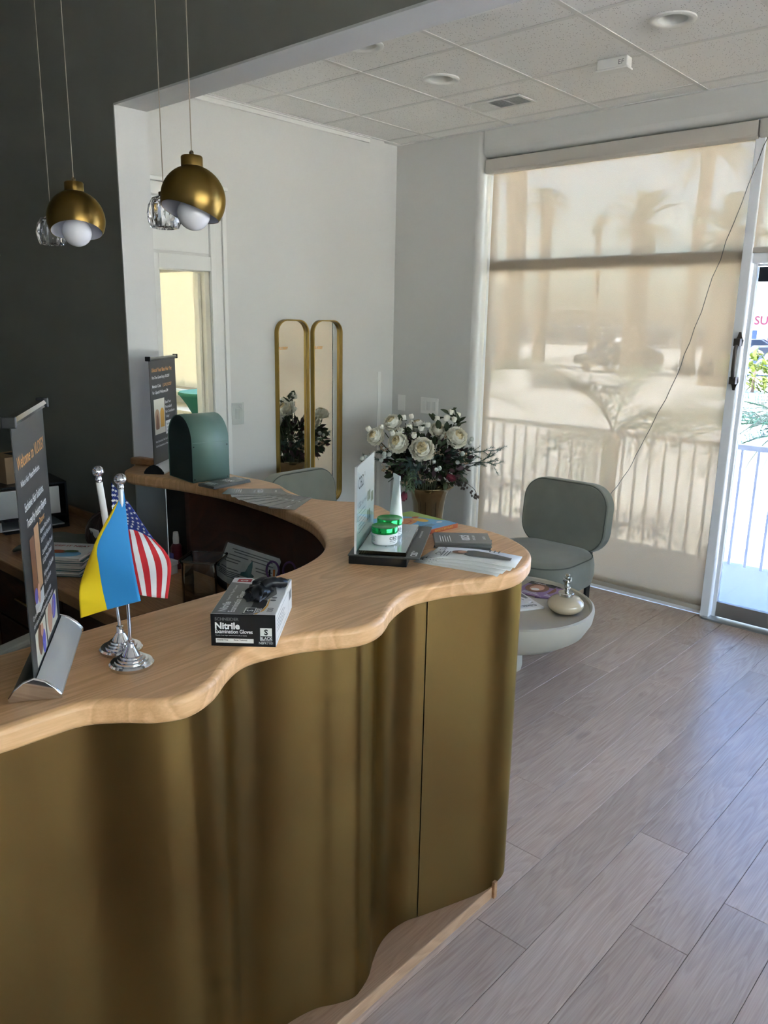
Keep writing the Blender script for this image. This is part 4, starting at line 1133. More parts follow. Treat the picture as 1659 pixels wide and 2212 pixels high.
        text(t, 'Mention Code', 0.0175, W['ink_white'], T, 0.02, 0.315, bold=0.008, sx=0.9)
        text(t, 'I_LOVE_VLOSSY', 0.0175, W['ink_orange'], T, 0.135, 0.315, bold=0.008, sx=0.82)
        text(t, 'for a Special Welcome Gift', 0.0175, W['ink_white'], T, 0.02, 0.290, bold=0.008, sx=0.9)
        patch(t, 'arch_picture', W['cream_print'], T, 0.028, 0.145, 0.125, 0.268)
        poly_patch(t, 'arch_picture', W['tan_print'], T, [(0.036, 0.150), (0.082, 0.150)] + [(0.059 + 0.023 * math.cos(PI * k / 8), 0.205 + 0.023 * math.sin(PI * k / 8)) for k in range(9)], 0.0007)
        poly_patch(t, 'arch_picture', W['yellow'], T, [(0.092, 0.150), (0.136, 0.150)] + [(0.114 + 0.022 * math.cos(PI * k / 8), 0.207 + 0.022 * math.sin(PI * k / 8)) for k in range(9)], 0.0007)
        poly_patch(t, 'hair_picture', W['hair_print'], T, [(0.040, 0.145), (0.076, 0.145), (0.07, 0.19), (0.06, 0.212), (0.05, 0.20)], 0.0009)
        for b_, y in (('Book Your', 0.243), ('Personalized', 0.223), ('Hair Consultation', 0.203), ('Today!', 0.183)):
            text(t, b_, 0.0165, W['ink_white'], T, 0.152, y, bold=0.008, sx=0.9)
        patch(t, 'notice_box', W['paper'], T, 0.15, 0.27, 0.115, 0.170)
        for b_, y in (('Appointments are', 0.153), ('Limited - Now by', 0.138), ('Weekly & Only', 0.123)):
            text(t, b_, 0.012, W['ink'], T, 0.157, y, sx=0.95, lift=0.0009)
        text(t, 'Have Questions? Ask Our Experts or', 0.0125, W['ink_white'], T, 0.03, 0.092, sx=0.95)
        text(t, 'Ask the Receptionist to Reserve Your Visit', 0.0125, W['ink_white'], T, 0.03, 0.073, sx=0.9)
    return t
banner('tall welcome banner on the counter end nearest the viewer', (-1.349, 0.583, HC), math.atan2(0.552, -0.834), 1)
banner('small offer banner behind the green arched box', (-2.902, 1.826, HC), math.radians(127), 2)

# ------------------------------------------------------------------ desk flags
def flag_base(t):
    MB().lathe([(0.0, 0.0), (0.0385, 0.0), (0.040, 0.003), (0.040, 0.007), (0.037, 0.010), (0.030, 0.0105), (0.0295, 0.014), (0.025, 0.0145), (0.0245, 0.018), (0.020, 0.0185), (0.0195, 0.022), (0.016, 0.0225), (0.0085, 0.036), (0.0065, 0.040), (0.0065, 0.050), (0.003, 0.051)], 40).build('base', W['chrome'], t, smooth=35)
def flag_cloth(t, name, ctrl, m):
    rows = []
    dense = [smooth_path(r, 5) for r in ctrl]
    cols_ = len(dense[0])
    full = []
    for c in range(cols_):
        full.append(smooth_path([dense[0][c], dense[1][c], dense[2][c]], 8))
    P = [[full[c][r] for c in range(cols_)] for r in range(len(full[0]))]
    b = MB().grid(P)
    nr = len(P)
    b.uv = [(c / (cols_ - 1), 1 - r / (nr - 1)) for r in range(nr) for c in range(cols_)]
    return b.build(name, m, t, smooth=80, solid=0.0008, off=0), P
US = [[(0.0008, 0.0007, 0.3282), (0.0252, 0.0228, 0.2857), (0.0411, 0.0533, 0.2232), (0.0522, 0.0741, 0.1925), (0.066, 0.0757, 0.1652), (0.0515, 0.0735, 0.0995)], [(-0.0036, 0.0021, 0.2858), (-0.0039, 0.0127, 0.2621), (-0.0013, 0.0284, 0.2376), (0.0129, 0.0251, 0.1961), (0.0082, 0.0344, 0.1476), (0.0203, 0.0345, 0.1089)], [(-0.0001, -0.0001, 0.243), (-0.0175, 0.0084, 0.2112), (-0.0239, 0.0122, 0.1865), (-0.0281, 0.0151, 0.1666), (-0.0232, 0.0128, 0.1452), (-0.0175, 0.0112, 0.1266)]]
UK = [[(0.0041, 0.0037, 0.3278), (0.0094, 0.0031, 0.2708), (0.0191, 0.0011, 0.2312), (0.0276, 0.0007, 0.1909), (0.0306, 0.0033, 0.161), (0.03, 0.0082, 0.1312)], [(-0.0001, -0.0028, 0.3149), (-0.0017, -0.0177, 0.2874), (-0.0121, -0.0433, 0.2354), (-0.0161, -0.0415, 0.1946), (-0.021, -0.0352, 0.1491), (-0.0167, -0.0313, 0.1127)], [(-0.0014, -0.004, 0.3116), (-0.0121, -0.0163, 0.287), (-0.0257, -0.0394, 0.2368), (-0.0509, -0.054, 0.1766), (-0.0446, -0.0672, 0.1469), (-0.059, -0.0614, 0.0935)]]
t = thing('desk_flag', 'striped red and white desk flag with stars on a chrome stand', 'flag', (-1.308, 0.704, HC))
flag_base(t)
MB().tube([(0, 0, 0.05), (-0.016, -0.014, 0.335)], 0.0032, 10).build('pole', W['chrome'], t)
MB().tube([(-0.008, -0.007, 0.225), (-0.0155, -0.0137, 0.328)], 0.0062, 10).build('sleeve', W['paper'], t)
MB().ball((-0.0165, -0.0143, 0.348), 0.0105, 16, 12).lathe([(0.005, 0), (0.006, 0.004), (0.004, 0.009)], 12, Matrix.Translation((-0.0158, -0.0139, 0.331))).build('finial', W['chrome'], t, smooth=60)
fo, P = flag_cloth(t, 'cloth', US, flag_mat('stripes_and_stars_cloth', 'stripes'))
def surf(P, u, v):
    r = (1 - v) * (len(P) - 1); c = u * (len(P[0]) - 1)
    i, j = min(int(r), len(P) - 2), min(int(c), len(P[0]) - 2)
    fr, fc = r - i, c - j
    L = lambda a, b, q: Vector(a).lerp(Vector(b), q)
    p = L(L(P[i][j], P[i][j + 1], fc), L(P[i + 1][j], P[i + 1][j + 1], fc), fr)
    du = (Vector(P[i][j + 1]) - Vector(P[i][j])); dv = (Vector(P[i][j]) - Vector(P[i + 1][j]))
    return p, du, dv
toc = Vector((1.308, -0.704, 0.4)).normalized()
sb = MB()
for r_ in range(9):
    for c_ in range(6 if r_ % 2 == 0 else 5):
        u = (0.035 + 0.07 * c_ + (0.035 if r_ % 2 else 0))
        v = 6 / 13 + (7 / 13) * (r_ + 0.6) / 9.2
        p, du, dv = surf(P, u, v)
        nrm = du.cross(dv)
        if nrm.length < 1e-9: continue
        nrm.normalize()
        if nrm.dot(toc) < 0: nrm = -nrm
        ex = du.normalized(); ey = nrm.cross(ex)
        c0 = p + nrm * 0.0008
        vs = [tuple(c0)]
        for q in range(10):
            rr = 0.0036 if q % 2 == 0 else 0.0015
            a = 2 * PI * q / 10 + PI / 2
            vs.append(tuple(c0 + ex * rr * math.cos(a) + ey * rr * math.sin(a)))
        sb.add(vs, [(0, 1 + q, 1 + (q + 1) % 10) for q in range(10)])
sb.build('printed_stars', W['ink_white'], t, smooth=0)
t = thing('desk_flag', 'blue and yellow desk flag on a chrome stand beside the glove box', 'flag', (-1.233, 0.682, HC))
flag_base(t)
MB().tube([(0, 0, 0.05), (0, 0, 0.335)], 0.0032, 10).build('pole', W['chrome'], t)
MB().ball((0, 0, 0.348), 0.0105, 16, 12).lathe([(0.005, 0), (0.006, 0.004), (0.004, 0.009)], 12, Matrix.Translation((0, 0, 0.331))).build('finial', W['chrome'], t, smooth=60)
flag_cloth(t, 'cloth', UK, flag_mat('blue_and_yellow_cloth', 'two_bands'))
MB().tube([(0.0, 0.0, 0.20), (0.0, 0.0, 0.333)], 0.0050, 10).build('sleeve', W['alu'], t)

# ------------------------------------------------------------------ glove box
t = thing('glove_box', 'black and white carton of black examination gloves, lid slot open', 'box', (-1.206, 0.838, HC), math.radians(40.8))
BW, BD, BH = 0.126, 0.222, 0.066
MB().box(0, BW, 0, 0.0008, 0, BH).build('end_panel', W['black'], t, smooth=0)
MB().box(0, BW, BD - 0.0008, BD, 0, BH).build('end_panel', W['black'], t, smooth=0)
MB().box(0, BW, 0.0009, BD - 0.0009, 0, BH - 0.0006).build('carton', W['paper'], t, smooth=0)
MB().box(0.0005, BW - 0.0005, 0.001, BD - 0.001, BH - 0.0006, BH).build('top_panel', W['paper'], t, smooth=0)
Ttop = Matrix.Translation((0, 0, BH))
poly_patch(t, 'print_field', W['grey_print'], Ttop, [(0.001, 0.002), (0.082, 0.002), (0.094, 0.02), (0.099, 0.05), (0.096, 0.085), (0.11, 0.12), (0.10, 0.17), (0.085, 0.185), (0.05, 0.18), (0.02, 0.185), (0.001, 0.19)], 0.0003)
poly_patch(t, 'print_field', W['ink'], Ttop, [(0.06, 0.002), (0.082, 0.002), (0.094, 0.02), (0.099, 0.05), (0.098, 0.08), (0.07, 0.09), (0.072, 0.045)], 0.0005)
poly_patch(t, 'print_field', W['grey_print'], Ttop, [(0.04, 0.219), (0.122, 0.219), (0.118, 0.185), (0.09, 0.205), (0.06, 0.195)], 0.0004)
b = MB()
arcp = [(0.0835, 0.002), (0.0955, 0.022), (0.1005, 0.05), (0.100, 0.09)]
arcq = [(0.0885, 0.002), (0.1000, 0.022), (0.1035, 0.05), (0.101, 0.09)]
for i in range(3):
    b.add([(*arcp[i], 0.0007), (*arcq[i], 0.0007), (*arcq[i + 1], 0.0007), (*arcp[i + 1], 0.0007)], [(0, 1, 2, 3)], Ttop)
b.build('print_stripe', W['yellow'], t, smooth=0)
patch(t, 'brand_block', W['red'], Ttop, 0.012, 0.042, 0.192, 0.212, 0.0006)
Tr = frame((0, 1, 0), (-1, 0, 0), (0, 0, BH))     # text runs from the near end to the far end
text(t, 'Nitrile', 0.021, W['ink_white'], Tr, 0.012, -0.026, bold=0.03, lift=0.0007)
text(t, 'Examination Gloves', 0.0185, W['ink_white'], Tr, 0.010, -0.044, bold=0.02, sx=0.82, lift=0.0007)
text(t, 'Powder Free  Finger Textured', 0.0075, W['ink_white'], Tr, 0.075, -0.019, lift=0.0007)
text(t, 'S', 0.022, W['paper'], Tr, 0.196, -0.034, bold=0.03, lift=0.0009, sx=0.8)
MB().box(0.062, 0.064, 0.006, 0.036, 0.0006, 0.0009, Ttop).box(0.082, 0.084, 0.006, 0.036, 0.0006, 0.0009, Ttop).box(0.062, 0.084, 0.006, 0.0075, 0.0006, 0.0009, Ttop).box(0.062, 0.084, 0.0345, 0.036, 0.0006, 0.0009, Ttop).build('size_frame', W['paper'], t, smooth=0)
text(t, 'S', 0.018, W['ink_white'], Tr, 0.016, -0.0795, bold=0.03, lift=0.0009)
patch(t, 'colour_block', W['paper'], Ttop, 0.0855, 0.0945, 0.008, 0.034, 0.0008)
text(t, 'BLACK', 0.009, W['ink'], Tr, 0.009, -0.093, bold=0.02, lift=0.001)
text(t, '100', 0.016, W['ink_grey'], Tr, 0.014, -0.117, bold=0.02, lift=0.0007)
for k in range(2):
    poly_patch(t, 'icon', W['ink_grey'], Ttop, ellipse(0.1085, 0.082 + k * 0.015, 0.006, 0.005), 0.0007)
Tf = frame((1, 0, 0), (0, 0, 1), (0, 0, 0))
text(t, 'SCHNEIDER', 0.0088, W['ink_grey'], Tf, 0.008, 0.053, bold=0.02)
text(t, 'Nitrile', 0.0185, W['ink_white'], Tf, 0.0075, 0.036, bold=0.035)
text(t, 'Examination Gloves', 0.0112, W['ink_white'], Tf, 0.0078, 0.0268, bold=0.02, sx=0.82)
text(t, 'Powder free, finger textured and soft on hands', 0.0032, W['ink_white'], Tf, 0.009, 0.0215)
patch(t, 'info_strip', W['paper'], Tf, 0.009, 0.083, 0.007, 0.016, 0.0004)
text(t, 'Powder Free', 0.0040, W['ink'], Tf, 0.012, 0.0118, bold=0.02, lift=0.0007)
text(t, 'Finger Textured', 0.0040, W['ink'], Tf, 0.044, 0.0118, bold=0.02, lift=0.0007)
patch(t, 'size_block', W['paper'], Tf, 0.096, 0.119, 0.0225, 0.039, 0.0004)
text(t, 'S', 0.0155, W['ink'], Tf, 0.1075, 0.0255, 'CENTER', bold=0.035, lift=0.0007)
MB().box(0.096, 0.119, -0.0004, -0.0001, 0.0125, 0.0135).box(0.096, 0.0965, -0.0004, -0.0001, 0.0125, 0.0225).box(0.1185, 0.119, -0.0004, -0.0001, 0.0125, 0.0225).build('colour_frame', W['paper'], t, smooth=0)
text(t, 'BLACK', 0.0088, W['ink_white'], Tf, 0.1075, 0.0148, 'CENTER', bold=0.025, sx=0.88)
text(t, 'NBFK7101', 0.0072, W['ink_white'], Tf, 0.1075, 0.0058, 'CENTER', sx=0.9)
Ts = frame((0, 1, 0), (0, 0, 1), (BW, 0, 0))
for y0, y1, z0, z1 in ((0.01, 0.17, 0.055, 0.056), (0.01, 0.17, 0.008, 0.009), (0.01, 0.011, 0.008, 0.056), (0.169, 0.17, 0.008, 0.056), (0.02, 0.10, 0.045, 0.047), (0.02, 0.12, 0.038, 0.0395), (0.02, 0.11, 0.031, 0.0325), (0.02, 0.12, 0.024, 0.0255), (0.18, 0.21, 0.03, 0.05)):
    patch(t, 'side_print', W['ink_grey'], Ts, y0, y1, z0, z1)
# dispensing slot and the glove pulled halfway out
poly_patch(t, 'slot', W['ink'], Ttop, ellipse(0.070, 0.125, 0.027, 0.055, 28), 0.0009)
gv = []
rg = random.Random(3)
for i in range(14):
    row = []
    f_ = i / 13
    rr = (1 - f_ ** 2.0) ** 0.5 if f_ < 1 else 0
    for j in range(28):
        a = 2 * PI * j / 28
        k_ = 1 + 0.16 * math.sin(5 * a + 2.2 * f_ * 3) + 0.10 * math.sin(9 * a - 5 * f_) + rg.uniform(-.05, .05)
        row.append((0.070 + 0.025 * rr * k_ + 0.004 * f_, 0.118 + 0.048 * rr * k_ * math.sin(a) - 0.006 * f_, BH + 0.0012 + 0.021 * f_ + 0.006 * rr * math.sin(3 * a + 4 * f_) * f_))
        x0, y0, z0 = row[-1]
        row[-1] = (0.070 + 0.025 * rr * k_ * math.cos(a) + 0.004 * f_, y0, max(z0, BH + 0.0012))
    gv.append(row + [row[0]])
MB().grid(gv).build('glove_cuff', W['nitrile'], t, smooth=45)
fp = [(0.078, 0.125, BH + 0.014), (0.092, 0.142, BH + 0.019), (0.104, 0.150, BH + 0.016), (0.116, 0.160, BH + 0.012), (0.122, 0.166, BH + 0.010)]
MB().tube(smooth_path(fp, 3), [0.010 + 0.001 * (i % 3) for i in range(10)] + [0.0105, 0.009, 0.005], 10).build('glove_finger', W['nitrile'], t, smooth=80)
MB().tube(smooth_path([(0.060, 0.145, BH + 0.012), (0.075, 0.166, BH + 0.013), (0.086, 0.172, BH + 0.008)], 3), [0.009, .010, .010, .0095, .009, .008, .005], 10).build('glove_finger', W['nitrile'], t, smooth=80)

# ------------------------------------------------------------------ green arched box
t = thing('arched_box', 'green metal mailbox shaped box with rounded top on the counter', 'box', (-2.552, 1.716, HC), math.radians(-7))
AW, AD, AS, AR = 0.20, 0.160, 0.155, 0.10
arch = [(-AW, 0.0), (0.0, 0.0), (0.0, AS)] + [(-AW / 2 + AR * math.cos(PI * k / 20), AS + AR * math.sin(PI * k / 20)) for k in range(1, 20)] + [(-AW, AS)]
TY = Matrix(((1, 0, 0, 0), (0, 0, -1, 0), (0, 1, 0, 0), (0, 0, 0, 1)))
TYp = Matrix(((1, 0, 0, 0), (0, 0, 1, 0), (0, 1, 0, 0), (0, 0, 0, 1)))
MB().prism([(x * 0.985 - 0.0015, z * 0.99 + 0.001) for x, z in arch], 0.003, 0.006, TYp).build('front_door', W['green_shaded'], t, smooth=30)
MB().prism([(x * 0.985 - 0.0015, z * 0.99 + 0.001) for x, z in arch], AD - 0.006, AD - 0.003, TYp).build('back_panel', W['green_metal'], t, smooth=30)
na = len(arch)
shell = MB().add([(x, y, z) for y in (0.0, AD) for x, z in arch], [(k, (k + 1) % na, na + (k + 1) % na, na + k) for k in range(na)])
shell.build('shell', W['green_metal'], t, smooth=40, solid=0.002, off=0)
MB().box(0.0012, 0.0022, 0.004, AD - 0.004, AS - 0.002, AS + 0.0005).build('shell_seam', W['green_metal'], t, smooth=0)
for y, z in ((0.008, AS - 0.015), (0.008, 0.012), (AD - 0.008, AS - 0.015), (AD - 0.008, 0.012)):
    MB().lathe([(0.0, 0.0), (0.0028, 0.0), (0.0022, 0.0014), (0.0, 0.0016)], 12, frame((0, 1, 0), (0, 0, 1), (0.001, y, z))).build('rivet', W['black'], t, smooth=40)

# ------------------------------------------------------------------ flyers
def flyer_print(t, w_, l_, h, big='$200', full=True):
    T = Matrix.Translation((0, 0, h))
    Tt = T @ Matrix.Rotation(-PI / 2, 4, 'Z')
    text(t, big, 0.030, W['ink_white'], Tt, 0.0, 0.012, 'CENTER', bold=0.02, sx=0.85)
    if full:
        text(t, 'GIFT CARD', 0.009, W['ink_white'], Tt, 0.0, -0.002, 'CENTER')
        text(t, 'VLOSSY', 0.010, W['ink_white'], Tt, 0.0, 0.075, 'CENTER')
        for k in range(4):
            patch(t, 'print_line', W['ink_white'], Tt, -0.035, 0.02 - 0.006 * (k % 2), -0.05 - k * 0.008, -0.0475 - k * 0.008)
def flyer(label, x, y, z, rz, w_, l_, th, group, prints=True, m='card'):
    t = thing('flyer', label, 'flyer', (x, y, z), rz, group)
    MB().box(-l_ / 2, l_ / 2, -w_ / 2, w_ / 2, 0, th).build('card', W[m], t, smooth=0)
    return t
# stack at the foot of the green box
for k in range(4):
    t = flyer(['lowest', 'second lowest', 'second from top', 'topmost'][k] + ' of the dark flyers stacked against the green arched box', -2.452 + rnd.uniform(-.002, .002), 1.792 + rnd.uniform(-.002, .002), HC + 0.0005 + k * 0.0028, math.radians(96) + rnd.uniform(-.015, .015), 0.088, 0.185, 0.0025, 'flyers stacked by the green box')
    if k == 3: flyer_print(t, 0.088, 0.185, 0.0025)
# fan of cards
names = ['leftmost', 'second from left', 'third from left', 'fourth from left', 'middle', 'fourth from right', 'third from right', 'second from right', 'rightmost']
for i in range(9):
    f_ = i / 8
    a = math.radians(38 + 82 * f_)
    cx_ = -2.268 + 0.235 * f_ ; cy_ = 1.775 - 0.012 * f_ - 0.02 * math.sin(PI * f_)
    t = flyer(names[i] + ' card in the fan of grey flyers on the counter', cx_, cy_, HC + 0.0005 + (0.0007 if i == 0 else 0.0011 * (9 - i)), a, 0.095, 0.195, 0.0009, 'flyers fanned out on the counter')
    flyer_print(t, 0.095, 0.195, 0.0009, full=(i in (1, 2, 8)))
# stack near the rounded counter end
for k in range(5):
    t = flyer(['skewed bottom', 'second lowest', 'middle', 'second from top', 'topmost'][k] + ' card of the thick $200 stack near the magazines', -1.305 + (0.012 if k == 0 else rnd.uniform(-.002, .002)), 1.778 + (-0.006 if k == 0 else rnd.uniform(-.002, .002)), HC + 0.0005 + k * 0.0034, math.radians(42) + (-0.16 if k == 0 else rnd.uniform(-.015, .015)), 0.112, 0.160, 0.0032, 'gift cards stacked near the counter end')
    if k == 4:
        T = Matrix.Translation((0, 0, 0.0032)) @ Matrix.Rotation(PI / 2, 4, 'Z')
        text(t, '$200', 0.034, W['ink_white'], T @ Matrix.Rotation(PI, 4, 'Z'), 0.0, -0.002, 'CENTER', bold=0.02, sx=0.8)
        text(t, 'GIFT CARD', 0.010, W['ink_white'], T @ Matrix.Rotation(PI, 4, 'Z'), 0.0, 0.03, 'CENTER')
        text(t, 'VLOSSY', 0.010, W['ink_white'], T @ Matrix.Rotation(PI, 4, 'Z'), 0.0, 0.06, 'CENTER')
        for q in range(5):
            patch(t, 'print_line', W['ink_white'], T, -0.045, 0.02 - 0.01 * (q % 2), 0.034 + q * 0.007, 0.0362 + q * 0.007, 0.0005)
# magazines fanned at the counter end
mg = [('lowest fashion magazine of the counter fan', -1.186, 1.622, 0.0005, 15), ('second lowest fashion magazine of the counter fan', -1.184, 1.636, 0.0042, 17), ('second fashion magazine from the top of the counter fan', -1.178, 1.655, 0.0080, 20), ('topmost fashion magazine of the counter fan', -1.176, 1.668, 0.0118, 22)]
for k, (lb, x, y, z, a) in enumerate(mg):
    t = thing('magazine', lb, 'magazine', (x, y, HC + z), math.radians(a), 'fashion magazines on the counter')
    L_, Wd = 0.235, 0.104
    bend = lambda u: 0.006 * (1 if k == 3 else 0.3) * math.sin(PI * u)
    P = [[(-L_ / 2 + L_ * i / 8, -Wd / 2 + Wd * j, bend(i / 8)) for j in (0, 1)] for i in range(9)]
    MB().grid(P).build('pages', W['paper'], t, smooth=60, solid=0.0026, off=1)
    def gp(x_, y_): 
        return (x_, y_, 0.0027 + bend((x_ + L_ / 2) / L_) + 0.0004)
    def gpoly(name, m, pts):
        MB().add([gp(*p) for p in pts], [tuple(range(len(pts)))]).build(name, W[m], t, smooth=0)
    Tm = Matrix.Translation((0, 0, 0.0032 + bend(0.12))) @ Matrix.Rotation(PI / 2, 4, 'Z')
    gpoly('cover_figure', 'hair_print', ellipse(-0.042, 0.0, 0.022, 0.016))
    MB().add([(x_, y_, gp(x_, y_)[2] + 0.0004) for x_, y_ in ellipse(-0.036, 0.001, 0.012, 0.010)], [tuple(range(16))]).build('cover_figure', W['skin'], t, smooth=0)
    body = [(-0.026, -0.022), (-0.01, -0.03), (0.03, -0.026), (0.07, -0.02), (0.098, -0.014), (0.098, 0.008), (0.06, 0.014), (0.02, 0.022), (-0.01, 0.026), (-0.026, 0.02)]
    for i in range(len(body) // 2 - 1):
        q = [body[i], body[i + 1], body[-2 - i], body[-1 - i]]
        gpoly('cover_figure', 'graphite', q)
    for q in range(3):
        gpoly('print_line', 'ink_grey', [(-0.085 + q * 0.008, -0.045), (-0.082 + q * 0.008, -0.045), (-0.082 + q * 0.008, 0.0), (-0.085 + q * 0.008, 0.0)])
        gpoly('print_line', 'ink_grey', [(0.03 + q * 0.012, 0.03), (0.034 + q * 0.012, 0.03), (0.034 + q * 0.012, 0.05), (0.03 + q * 0.012, 0.05)])
    text(t, 'MYSTRO', 0.024, W['ink'], Matrix.Translation((0, 0, 0.0034 + bend(0.08))) @ Matrix.Rotation(-PI / 2, 4, 'Z'), -0.045, -0.102, bold=0.0, sx=0.9)

# ------------------------------------------------------------------ picture book
t = thing('picture_book', 'blue picture book with orange spine behind the black display', 'book', (-1.425, 1.918, HC), math.radians(60))
# local x along spine (towards the viewer's left is negative), spine on the near side
ang = math.atan2(1.806 - 1.918, -1.433 + 1.425)
t.rotation_euler = (0, 0, ang)
BL, BWd = 0.215, 0.205
MB().box(0, BL, -BWd, 0, 0, 0.0022).box(0, BL, -BWd, 0, 0.0118, 0.014).build('cover', W['sky_print'], t, smooth=0)
MB().box(0, BL, 0, 0.0016, 0, 0.014).build('spine', W['rust'], t, smooth=0, bevel=0.0005)
MB().box(0.002, BL - 0.002, -BWd + 0.003, -0.0002, 0.0023, 0.0117).build('page_block', W['paper'], t, smooth=0)
Tb = Matrix.Translation((0, 0, 0.014))
poly_patch(t, 'cover_picture', W['lime_print'], Tb, [(0.0, -0.205), (0.0, -0.05), (0.02, -0.07), (0.035, -0.12), (0.07, -0.17), (0.09, -0.205)])
poly_patch(t, 'cover_picture', W['orange_print'], Tb, ellipse(0.115, -0.115, 0.05, 0.032, 20, 0.3), 0.0006)
poly_patch(t, 'cover_picture', W['yellow'], Tb, ellipse(0.062, -0.10, 0.018, 0.028, 16, 0.2), 0.0007)
poly_patch(t, 'cover_picture', W['rust'], Tb, ellipse(0.118, -0.112, 0.03, 0.017, 16, 0.3), 0.0008)
poly_patch(t, 'cover_picture', W['orange_print'], Tb, ellipse(0.12, -0.114, 0.026, 0.014, 16, 0.3), 0.0009)
poly_patch(t, 'cover_picture', W['rust'], Tb, ellipse(0.05, -0.135, 0.014, 0.01, 12), 0.0008)
poly_patch(t, 'cover_picture', W['paper'], Tb, ellipse(0.035, -0.045, 0.012, 0.008, 12), 0.0006)
poly_patch(t, 'cover_picture', W['paper_grey'], Tb, [(0.215, 0.0), (0.12, -0.004), (0.14, -0.03), (0.18, -0.045), (0.215, -0.06)], 0.0005)
for q in range(3):
    patch(t, 'print_line', W['ink_grey'], Tb, 0.07, 0.115, -0.045 + q * 0.007, -0.042 + q * 0.007, 0.0007)
text(t, 'MADE IN MY PART?', 0.0095, W['yellow'], frame((-1, 0, 0), (0, 0, 1), (0, 0.0016, 0)), -0.105, 0.0038, bold=0.02)

# ------------------------------------------------------------------ product display
t = thing('product_display', 'black countertop display tray with upright clear sign', 'display', (-1.331, 1.449, HC), math.atan2(0.084, 0.128))
# local x along the front edge, y to the back
DL = 0.335
MB().box(-0.077, 0.077, 0, DL, 0, 0.022).build('tray', W['black'], t, smooth=0, bevel=0.0015)
MB().box(-0.079, 0.110, -0.002, DL + 0.002, 0.0225, 0.0255).build('top_board', W['graphite'], t, smooth=0, bevel=0.0008)
MB().box(-0.052, 0.074, 0.008, DL - 0.03, 0.026, 0.0365).build('clear_block', W['acrylic'], t, smooth=0, bevel=0.001)
MB().box(-0.051, 0.073, 0.009, DL - 0.031, 0.0368, 0.0378).build('mirror_plate', mat('silver_card', srgb(214, 222, 222), 0.12, 0.55), t, smooth=0)
Td = Matrix.Translation((0, 0, 0.0379))
for k in range(3):
    for q in range(4):
        patch(t, 'print_line', W['ink_grey'], Td, 0.028 + q * 0.009, 0.031 + q * 0.009, 0.06 + k * 0.075, 0.075 + k * 0.075 + 0.01 * (q % 2), 0.0003)
    patch(t, 'print_line', W['ink'], Td, 0.012, 0.015, 0.05 + k * 0.075, 0.075 + k * 0.075, 0.0003)
Tl = Matrix.Translation((0.078, 0, 0.0256)) @ Matrix.Rotation(PI / 2, 4, 'Z')
text(t, 'CBD', 0.024, W['ink_white'], Tl, 0.016, -0.022, bold=0.03, sx=0.85)
text(t, 'o', 0.012, W['ink_white'], Tl, 0.060, -0.012, bold=0.03)
text(t, 'ADVANCED SKINCARE', 0.0075, W['ink_white'], Tl, 0.20, -0.012, bold=0.01)
# upright sign leaning along the left side, printed face to the right
Ts = frame((0, 1, 0), (0, 0, 1), (-0.060, 0.006, 0.026))
sp = MB().box(0, 0.275, 0, 0.232, -0.003, -0.0012, Ts).box(0, 0.275, 0, 0.232, 0.0012, 0.003, Ts).build('sign_holder', W['acrylic_thin'], t, smooth=0)
MB().box(0.003, 0.272, 0.003, 0.229, -0.0008, 0.0008, Ts).build('sign_sheet', W['thin_paper'], t, smooth=0)
MB().box(-0.0016, 0.0, 0, 0.232, -0.003, 0.003, Ts).build('sign_edge', W['film'], t, smooth=0)
Tp = Ts @ Matrix.Translation((0, 0, 0.0008))
for q in range(6):
    patch(t, 'sign_tint', thin_paper('mint_tint', srgb(236 - q * 7, 241 - q * 2, 240 - q * 4)), Tp, 0.003, 0.272, 0.003 + (5 - q) * 0.022, 0.003 + (6 - q) * 0.022, 0.0001)
text(t, 'CBD', 0.046, W['ink'], Tp, 0.03, 0.165, bold=0.004, sx=0.85, lift=0.0003)
text(t, 'o', 0.024, W['ink'], Tp, 0.115, 0.188, lift=0.0003)
text(t, 'CBD skin relief', 0.02, W['ink_grey'], Tp, 0.035, 0.115, lift=0.0003)
for k in range(6):
    patch(t, 'print_line', W['teal'], Tp, 0.035, 0.14 - 0.015 * (k % 2), 0.045 + k * 0.011, 0.047 + k * 0.011, 0.0003)
for k, (x, y) in enumerate([(0.165, 0.105), (0.19, 0.105), (0.225, 0.092), (0.165, 0.05), (0.19, 0.05), (0.24, 0.092)]):
    patch(t, 'leaf_picture', W['leaf_print'], Tp, x, x + 0.02, y, y + 0.028, 0.0003)
